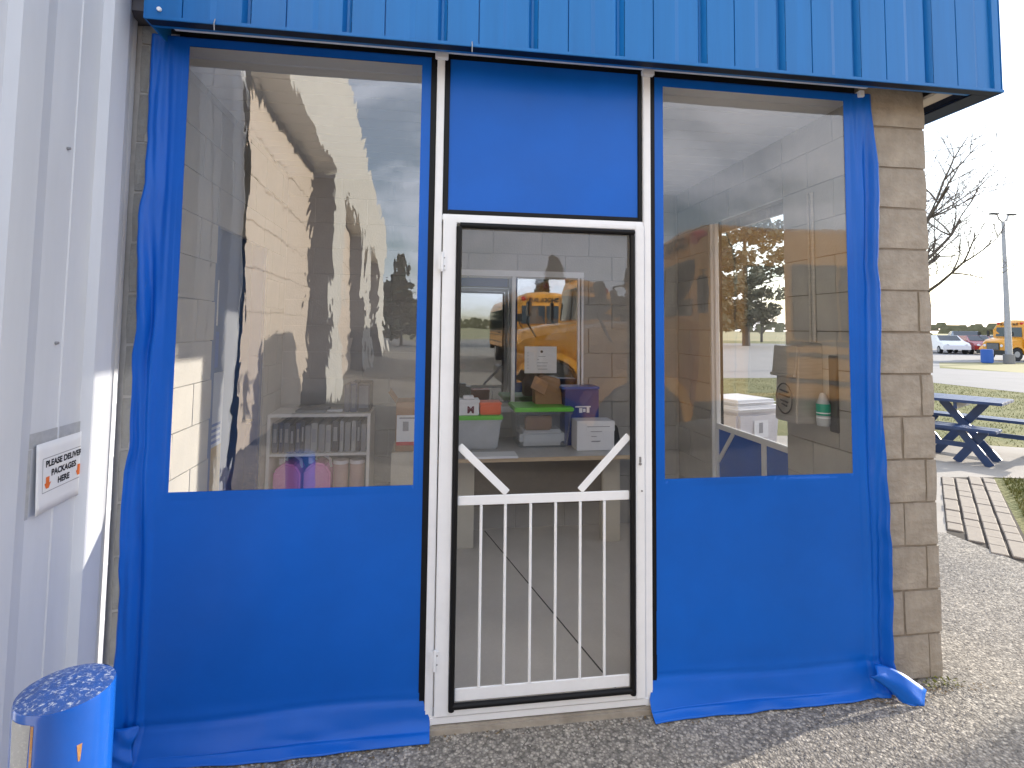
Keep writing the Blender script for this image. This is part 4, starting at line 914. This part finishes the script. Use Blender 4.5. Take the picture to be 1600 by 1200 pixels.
# lamp post
lp = thing('lamp_post', 'tall tapered grey lamp post with forked twin heads by the bus', 'lamp post', (31.1, 23.1, 0))
MB().tube([(0, 0, 0), (0, 0, 3), (0, 0, 7.8)], [.17, .135, .085], 12).build('pole', M_pole, lp, smooth=True)
MB().tube([(0, 0, 0), (0, 0, .5)], [.26, .26], 14).build('base', M_road, lp)
for s in (-1, 1):
    MB().tube([(0, 0, 7.7), (s * .22, 0, 7.9), (s * .36, 0, 8.15)], .04, 8).build('arm', M_pole, lp)
    MB().box(s * .56 - .26, s * .56 + .26, -.12, .12, 8.16, 8.24).build('lamp_head', M_bblk, lp, .03)
tag(MB().tube([(30.3, 23.6, 0), (30.3, 23.6, .75)], .28, 16).build('plastic_drum', M_pblue, None, .03, smooth=True), 'blue plastic drum standing at the foot of the lamp post', 'drum')
up_ = thing('shadow_caster_pole', 'unseen timber pole added east of the patio to cast a shadow strip', 'shadow caster', (14.4, 2.78, 0))  # out of view, added for the soft shadow strip it throws beside the column
MB().tube([(0, 0, 0), (0, 0, 9.5)], [.17, .13], 14).build('pole', M_bark, up_, smooth=True); MB().box(-.06, .06, -1.1, 1.1, 8.8, 8.92).build('crossarm', M_bark, up_)

# cars in the far lot
def make_car(paint):
    t = thing('parked_car', 'x', 'car')
    side = [(-2.2, .35), (-2.22, .75), (-2.1, .95), (-1.55, 1.02), (-.95, 1.42), (.35, 1.44), (1.1, 1.0), (1.9, .88), (2.2, .68), (2.22, .35)]
    V = []; k = len(side)
    for (y, s) in ((-.88, .93), (-.86, 1.0), (.86, 1.0), (.88, .93)):
        for (x, z) in side: V.append((x, y * (1 if z < 1.05 else .82), z))
    Fc = [(i*k+j, i*k+j+1, (i+1)*k+j+1, (i+1)*k+j) for i in range(3) for j in range(k-1)] + [tuple(range(k)), tuple(3*k + j for j in range(k))] + [(i*k, (i+1)*k, (i+1)*k+k-1, i*k+k-1) for i in range(3)]
    MB().add(V, Fc).build('body', paint, t, 0.03, smooth=True)
    for s in (-1, 1):
        MB().add([(-1.35, s*.86, 1.04), (.90, s*.86, 1.03), (.32, s*.735, 1.38), (-.9, s*.735, 1.37)], [(0, 1, 2, 3)]).build('side_window', M_bus_gl, t)
        MB().tube([(2.1, s*.6, .72), (2.2, s*.6, .70)], .10, 12).build('headlight', M_wbox, t)
        for x in (-1.4, 1.35):
            wh = MB().tube([(x, s*.70, .32), (x, s*.90, .32)], .32, 20).build('wheel', M_tyre, t, .02, smooth=True); MB().tube([(x, s*.89, .32), (x, s*.91, .32)], .19, 14).build('rim', M_hub, wh)
    MB().add([(1.06, -.70, 1.05), (1.06, .70, 1.05), (.40, .66, 1.43), (.40, -.66, 1.43)], [(0, 1, 2, 3)]).build('windshield', M_bus_gl, t)
    return t
cp_ = [mat('car_paint_white', (.7, .7, .72), .25, coat=.5), mat('car_paint_red', (.25, .01, .015), .25, coat=.5), mat('car_paint_slate', (.10, .13, .17), .25, coat=.5), mat('car_paint_silver', (.45, .46, .48), .25, coat=.5)]
base = make_car(cp_[0]); first = True
for (x, y, rz, s, mi, lab) in ((40.9, 36.0, -2.05, 1.0, 0, 'white car at the left of the far row, beside the block column'), (43.0, 35.4, -2.05, 1.0, 1, 'dark red car parked between the white car and the bus'),
                               (47.2, 40.0, -2.3, 1.25, 2, 'slate grey van-like car parked behind the red car'), (54.0, 44.0, -2.2, 1.0, 3, 'silver car far back, behind the bus hood')):
    c_ = base if first else copy_tree(base); first = False
    c_.location = (x, y, -.008); c_.rotation_euler = (0, 0, rz); c_.scale = (s, s, s); c_['label'] = lab; c_['group'] = 'cars parked in the far lot'
    for ch in c_.children:
        if ch.name.startswith('body'):
            ch.data = ch.data.copy(); ch.data.materials[0] = cp_[mi]

# ================================================================== TREES
def branch(mb, p, d, length, r, depth, rnd, out, gen):
    pts = [p]; n = 4; dd = d.copy()
    for i in range(n):
        dd = (dd + Vector((rnd.uniform(-.16, .16), rnd.uniform(-.16, .16), rnd.uniform(-.08, .14)))).normalized(); pts.append(pts[-1] + dd * length / n)
    mb.tube(pts, [r * (1 - .6 * i / n) for i in range(n + 1)], 5 if r > .03 else 3, cap=False)
    if depth == 0: return
    kids = rnd.randint(3, 4) + (1 if depth > 2 else 0)
    for k in range(kids):
        f = rnd.uniform(.3, 1.0); q = pts[min(n, max(1, int(round(f * n))))]
        a = Vector((rnd.uniform(-1, 1), rnd.uniform(-1, 1), rnd.uniform(-.35, .8))).normalized(); nd = (dd * 0.65 + a * .85).normalized()
        branch(mb, q, nd, length * rnd.uniform(.52, .78), r * .48, depth - 1, rnd, out, gen)
def bare_tree(loc, h, seed, label, depth=5, spread=1.0, grp=None):
    rnd = random.Random(seed); t = thing('bare_tree', label, 'tree', loc, 0, grp)
    tr = MB(); tp = [Vector((0, 0, 0))]
    for i in range(6): tp.append(tp[-1] + Vector((rnd.uniform(-.04, .04) * h * .2, rnd.uniform(-.04, .04) * h * .2, h * .12)))
    tr.tube(tp, [h * .022 * (1 - .1 * i) for i in range(7)], 10); tr.build('trunk', M_bark, t, smooth=True)
    cr = MB()
    for k in range(11):
        q = tp[rnd.randint(1, 5)]; a = k * 2.4 + rnd.uniform(-.3, .3); d = Vector((math.cos(a) * spread, math.sin(a) * spread, rnd.uniform(.25, .95))).normalized()
        branch(cr, q, d, h * rnd.uniform(.22, .34), h * .0085, depth - 1, rnd, None, 0)
    cr.build('crown', M_bark, t)
    return t
bare_tree((13.9, 11.6, 0), 7.0, 5, 'leafless tree spreading its twigs beside the block column', 5, 1.0)
for i, (x, y, h, lab) in enumerate(((52, 62, 7, 'small distant leafless tree above the white car'), (62, 60, 8, 'small distant leafless tree above the slate car'), (75, 72, 8, 'distant leafless tree beyond the yellow bus hood'), (47, 70, 9, 'distant slim leafless tree nearest the column edge'))):
    bare_tree((x, y, -0.01), h, 20 + i, lab, 3, 0.8, 'leafless trees beyond the far lot')
def leafy(loc, h, rad, seed, label, m, conic=False, nleaf=7000, ls=.22, name='leafy_tree', gap=0.0, grp=None):
    rnd = random.Random(seed); t = thing(name, label, 'tree', loc, 0, grp)
    MB().tube([(0, 0, 0), (0, 0, h * .5), (0, 0, h * .93)], [h * .025, h * .015, h * .003], 8).build('trunk', M_bark, t, smooth=True)
    lm = MB()
    for k in range(16):
        a = k * 2.4; z = h * (.2 + .7 * k / 16); rr = rad * .8 * ((1 - k / 17) if conic else math.sin(math.pi * (.25 + .7 * k / 16)))
        lm.tube([(0, 0, z * .9), (rr * math.cos(a), rr * math.sin(a), z)], [h * .006, h * .001], 4)
    lm.build('limbs', M_bark, t)
    V = []; F = []; cl = []
    for k in range(90 if not conic else 130):
        f = rnd.random(); z = h * (.14 + .86 * f)
        R = rad * ((1 - f) * .95 + .04) if conic else rad * math.sqrt(max(0.02, 1 - (2 * f - .85) ** 2))
        a = rnd.uniform(0, 2 * math.pi); rr = R * rnd.uniform(.35, 1.0); cl.append((rr * math.cos(a), rr * math.sin(a), z, (rad * .20 if not conic else rad * .24 * (1.15 - f)) * rnd.uniform(.6, 1.3)))
    for k in range(nleaf):
        c = rnd.choice(cl); v = Vector((rnd.gauss(0, 1), rnd.gauss(0, 1), rnd.gauss(0, .7))).normalized() * c[3] * rnd.random() ** .4
        p = Vector(c[:3]) + v; s = ls * rnd.uniform(.5, 1.3); a = Vector((rnd.uniform(-1, 1), rnd.uniform(-1, 1), rnd.uniform(-.6, .6))).normalized(); b = a.cross(Vector((rnd.uniform(-1, 1), rnd.uniform(-1, 1), rnd.uniform(-1, 1)))).normalized()
        q = len(V); V += [tuple(p - a * s), tuple(p + b * s * .6), tuple(p + a * s), tuple(p - b * s * .6)]; F.append((q, q+1, q+2, q+3))
    me = bpy.data.meshes.new('crown'); me.from_pydata(V, [], F); me.materials.append(m); link(bpy.data.objects.new('crown', me), t)
leafy((26.5, 46, 0), 15, 4.4, 1, 'tall grey-green leafy tree at the left, seen through the patio doorway', M_leafd, nleaf=9000, ls=.30, grp='leafy trees beyond the road')
leafy((33.5, 52, 0), 17, 5.0, 2, 'tall grey-green leafy tree at the right, seen through the patio doorway', M_leafd, nleaf=9000, ls=.30, grp='leafy trees beyond the road')
for i, (x, y, h, r, lab) in enumerate(((9.5, -40, 6.8, 2.2, 'tall dark spruce behind the buses, right of the others'), (-1.0, -44, 7.5, 2.4, 'dark spruce behind the buses, in the middle of the row'), (-7.5, -44, 6.5, 2.4, 'dark spruce behind the buses, left of the row'), (17, -44, 7, 2.6, 'dark spruce far behind the side-on bus'))):
    leafy((x, y, 0), h, r, 40 + i, lab, M_leafg, True, 6000, .26, 'spruce_tree', grp='spruces behind the buses')
# far woodland edge
rnd = random.Random(3); V = []; F = []
for k in range(5200):
    a = rnd.uniform(0, 2 * math.pi); R = rnd.uniform(420, 520); zt = 6 + 5 * noise.noise(Vector((a * 6, 0, 0))); p = Vector((R * math.cos(a), R * math.sin(a), rnd.uniform(0, zt))); s = rnd.uniform(1.4, 4)
    q = len(V); t_ = Vector((-math.sin(a), math.cos(a), 0)); V += [tuple(p - t_ * s), tuple(p + t_ * s), tuple(p + t_ * s * .5 + Vector((0, 0, s))), tuple(p - t_ * s * .5 + Vector((0, 0, s)))]; F.append((q, q+1, q+2, q+3))
me = bpy.data.meshes.new('far_woodland'); me.from_pydata(V, [], F); me.materials.append(M_leafd); o = link(bpy.data.objects.new('far_woodland', me)); o['kind'] = 'stuff'; o['label'] = 'low hazy line of woodland along the horizon'; o['category'] = 'woodland'

# weeds at the column foot, gravel grit
wd_ = MB(); rnd = random.Random(9)
for k in range(70):
    x = 2.28 + rnd.random() * .17; y = -0.03 - rnd.random() * .05; s = rnd.uniform(.006, .016); a = rnd.uniform(0, 6.28); z = rnd.uniform(0, .02)
    wd_.add([(x, y, z), (x + s * math.cos(a), y + s * math.sin(a), z + s * .7), (x + s * 1.6 * math.cos(a + .3), y + s * 1.6 * math.sin(a + .3), z + s * .4)], [(0, 1, 2)])
o = wd_.build('weeds', M_leaf); tag(o, 'tiny yellow-green weeds at the foot of the block column', 'weeds', kind='stuff')
# grit scattered on the apron
rnd = random.Random(12); V = []; F = []
M_grit = mat('loose_grit', (0.30, 0.28, 0.25), 0.95, vscale=50, col2=(0.50, 0.46, 0.41), detail=2)
for k in range(6000):
    x = rnd.uniform(-1.15, 4.0); y = -abs(rnd.gauss(0, .45)) - .03 if x < 2.45 else rnd.uniform(-1.0, 1.3)
    s = rnd.uniform(.0018, .0055)
    if rnd.random() < .15: s *= 1.5
    q = len(V); rz = rnd.uniform(0, 6.28)
    for i in range(4): V.append((x + s * math.cos(rz + i * 1.57) * rnd.uniform(.7, 1.2), y + s * math.sin(rz + i * 1.57) * rnd.uniform(.7, 1.2), 0.0005))
    V.append((x + rnd.uniform(-.3, .3) * s, y + rnd.uniform(-.3, .3) * s, s * rnd.uniform(.7, 1.1)))
    F += [(q, q+1, q+4), (q+1, q+2, q+4), (q+2, q+3, q+4), (q+3, q, q+4)]
me = bpy.data.meshes.new('grit'); me.from_pydata(V, [], F); me.materials.append(M_grit); o = link(bpy.data.objects.new('grit', me)); tag(o, 'loose stone grit scattered over the apron', 'grit', kind='stuff')

# dead leaf bits and soil blown against the foot of the enclosure
rnd = random.Random(21); V = []; F = []
for k in range(420):
    x = rnd.choice((rnd.uniform(-1.1, 2.5), rnd.gauss(-.6, .25), rnd.gauss(2.2, .2))); y = -0.10 - abs(rnd.gauss(0, .035)) if x < 2.05 and not (0.03 < x < .93) else -0.06 - abs(rnd.gauss(0, .03))
    sz = rnd.uniform(.002, .008); a = rnd.uniform(0, 6.28); q = len(V)
    for i in range(4): V.append((x + sz * (1 if i % 2 else .55) * math.cos(a + i * 1.57), y + sz * (1 if i % 2 else .55) * math.sin(a + i * 1.57), rnd.uniform(.001, .005)))
    F.append((q, q+1, q+2, q+3))
M_lit = mat('dead_leaf', (0.07, 0.05, 0.03), 0.9, vscale=40, col2=(0.28, 0.19, 0.09))
me = bpy.data.meshes.new('leaf_litter'); me.from_pydata(V, [], F); me.materials.append(M_lit); tag(link(bpy.data.objects.new('leaf_litter', me)), 'scattered brown leaf bits along the foot of the curtains', 'litter', kind='stuff')
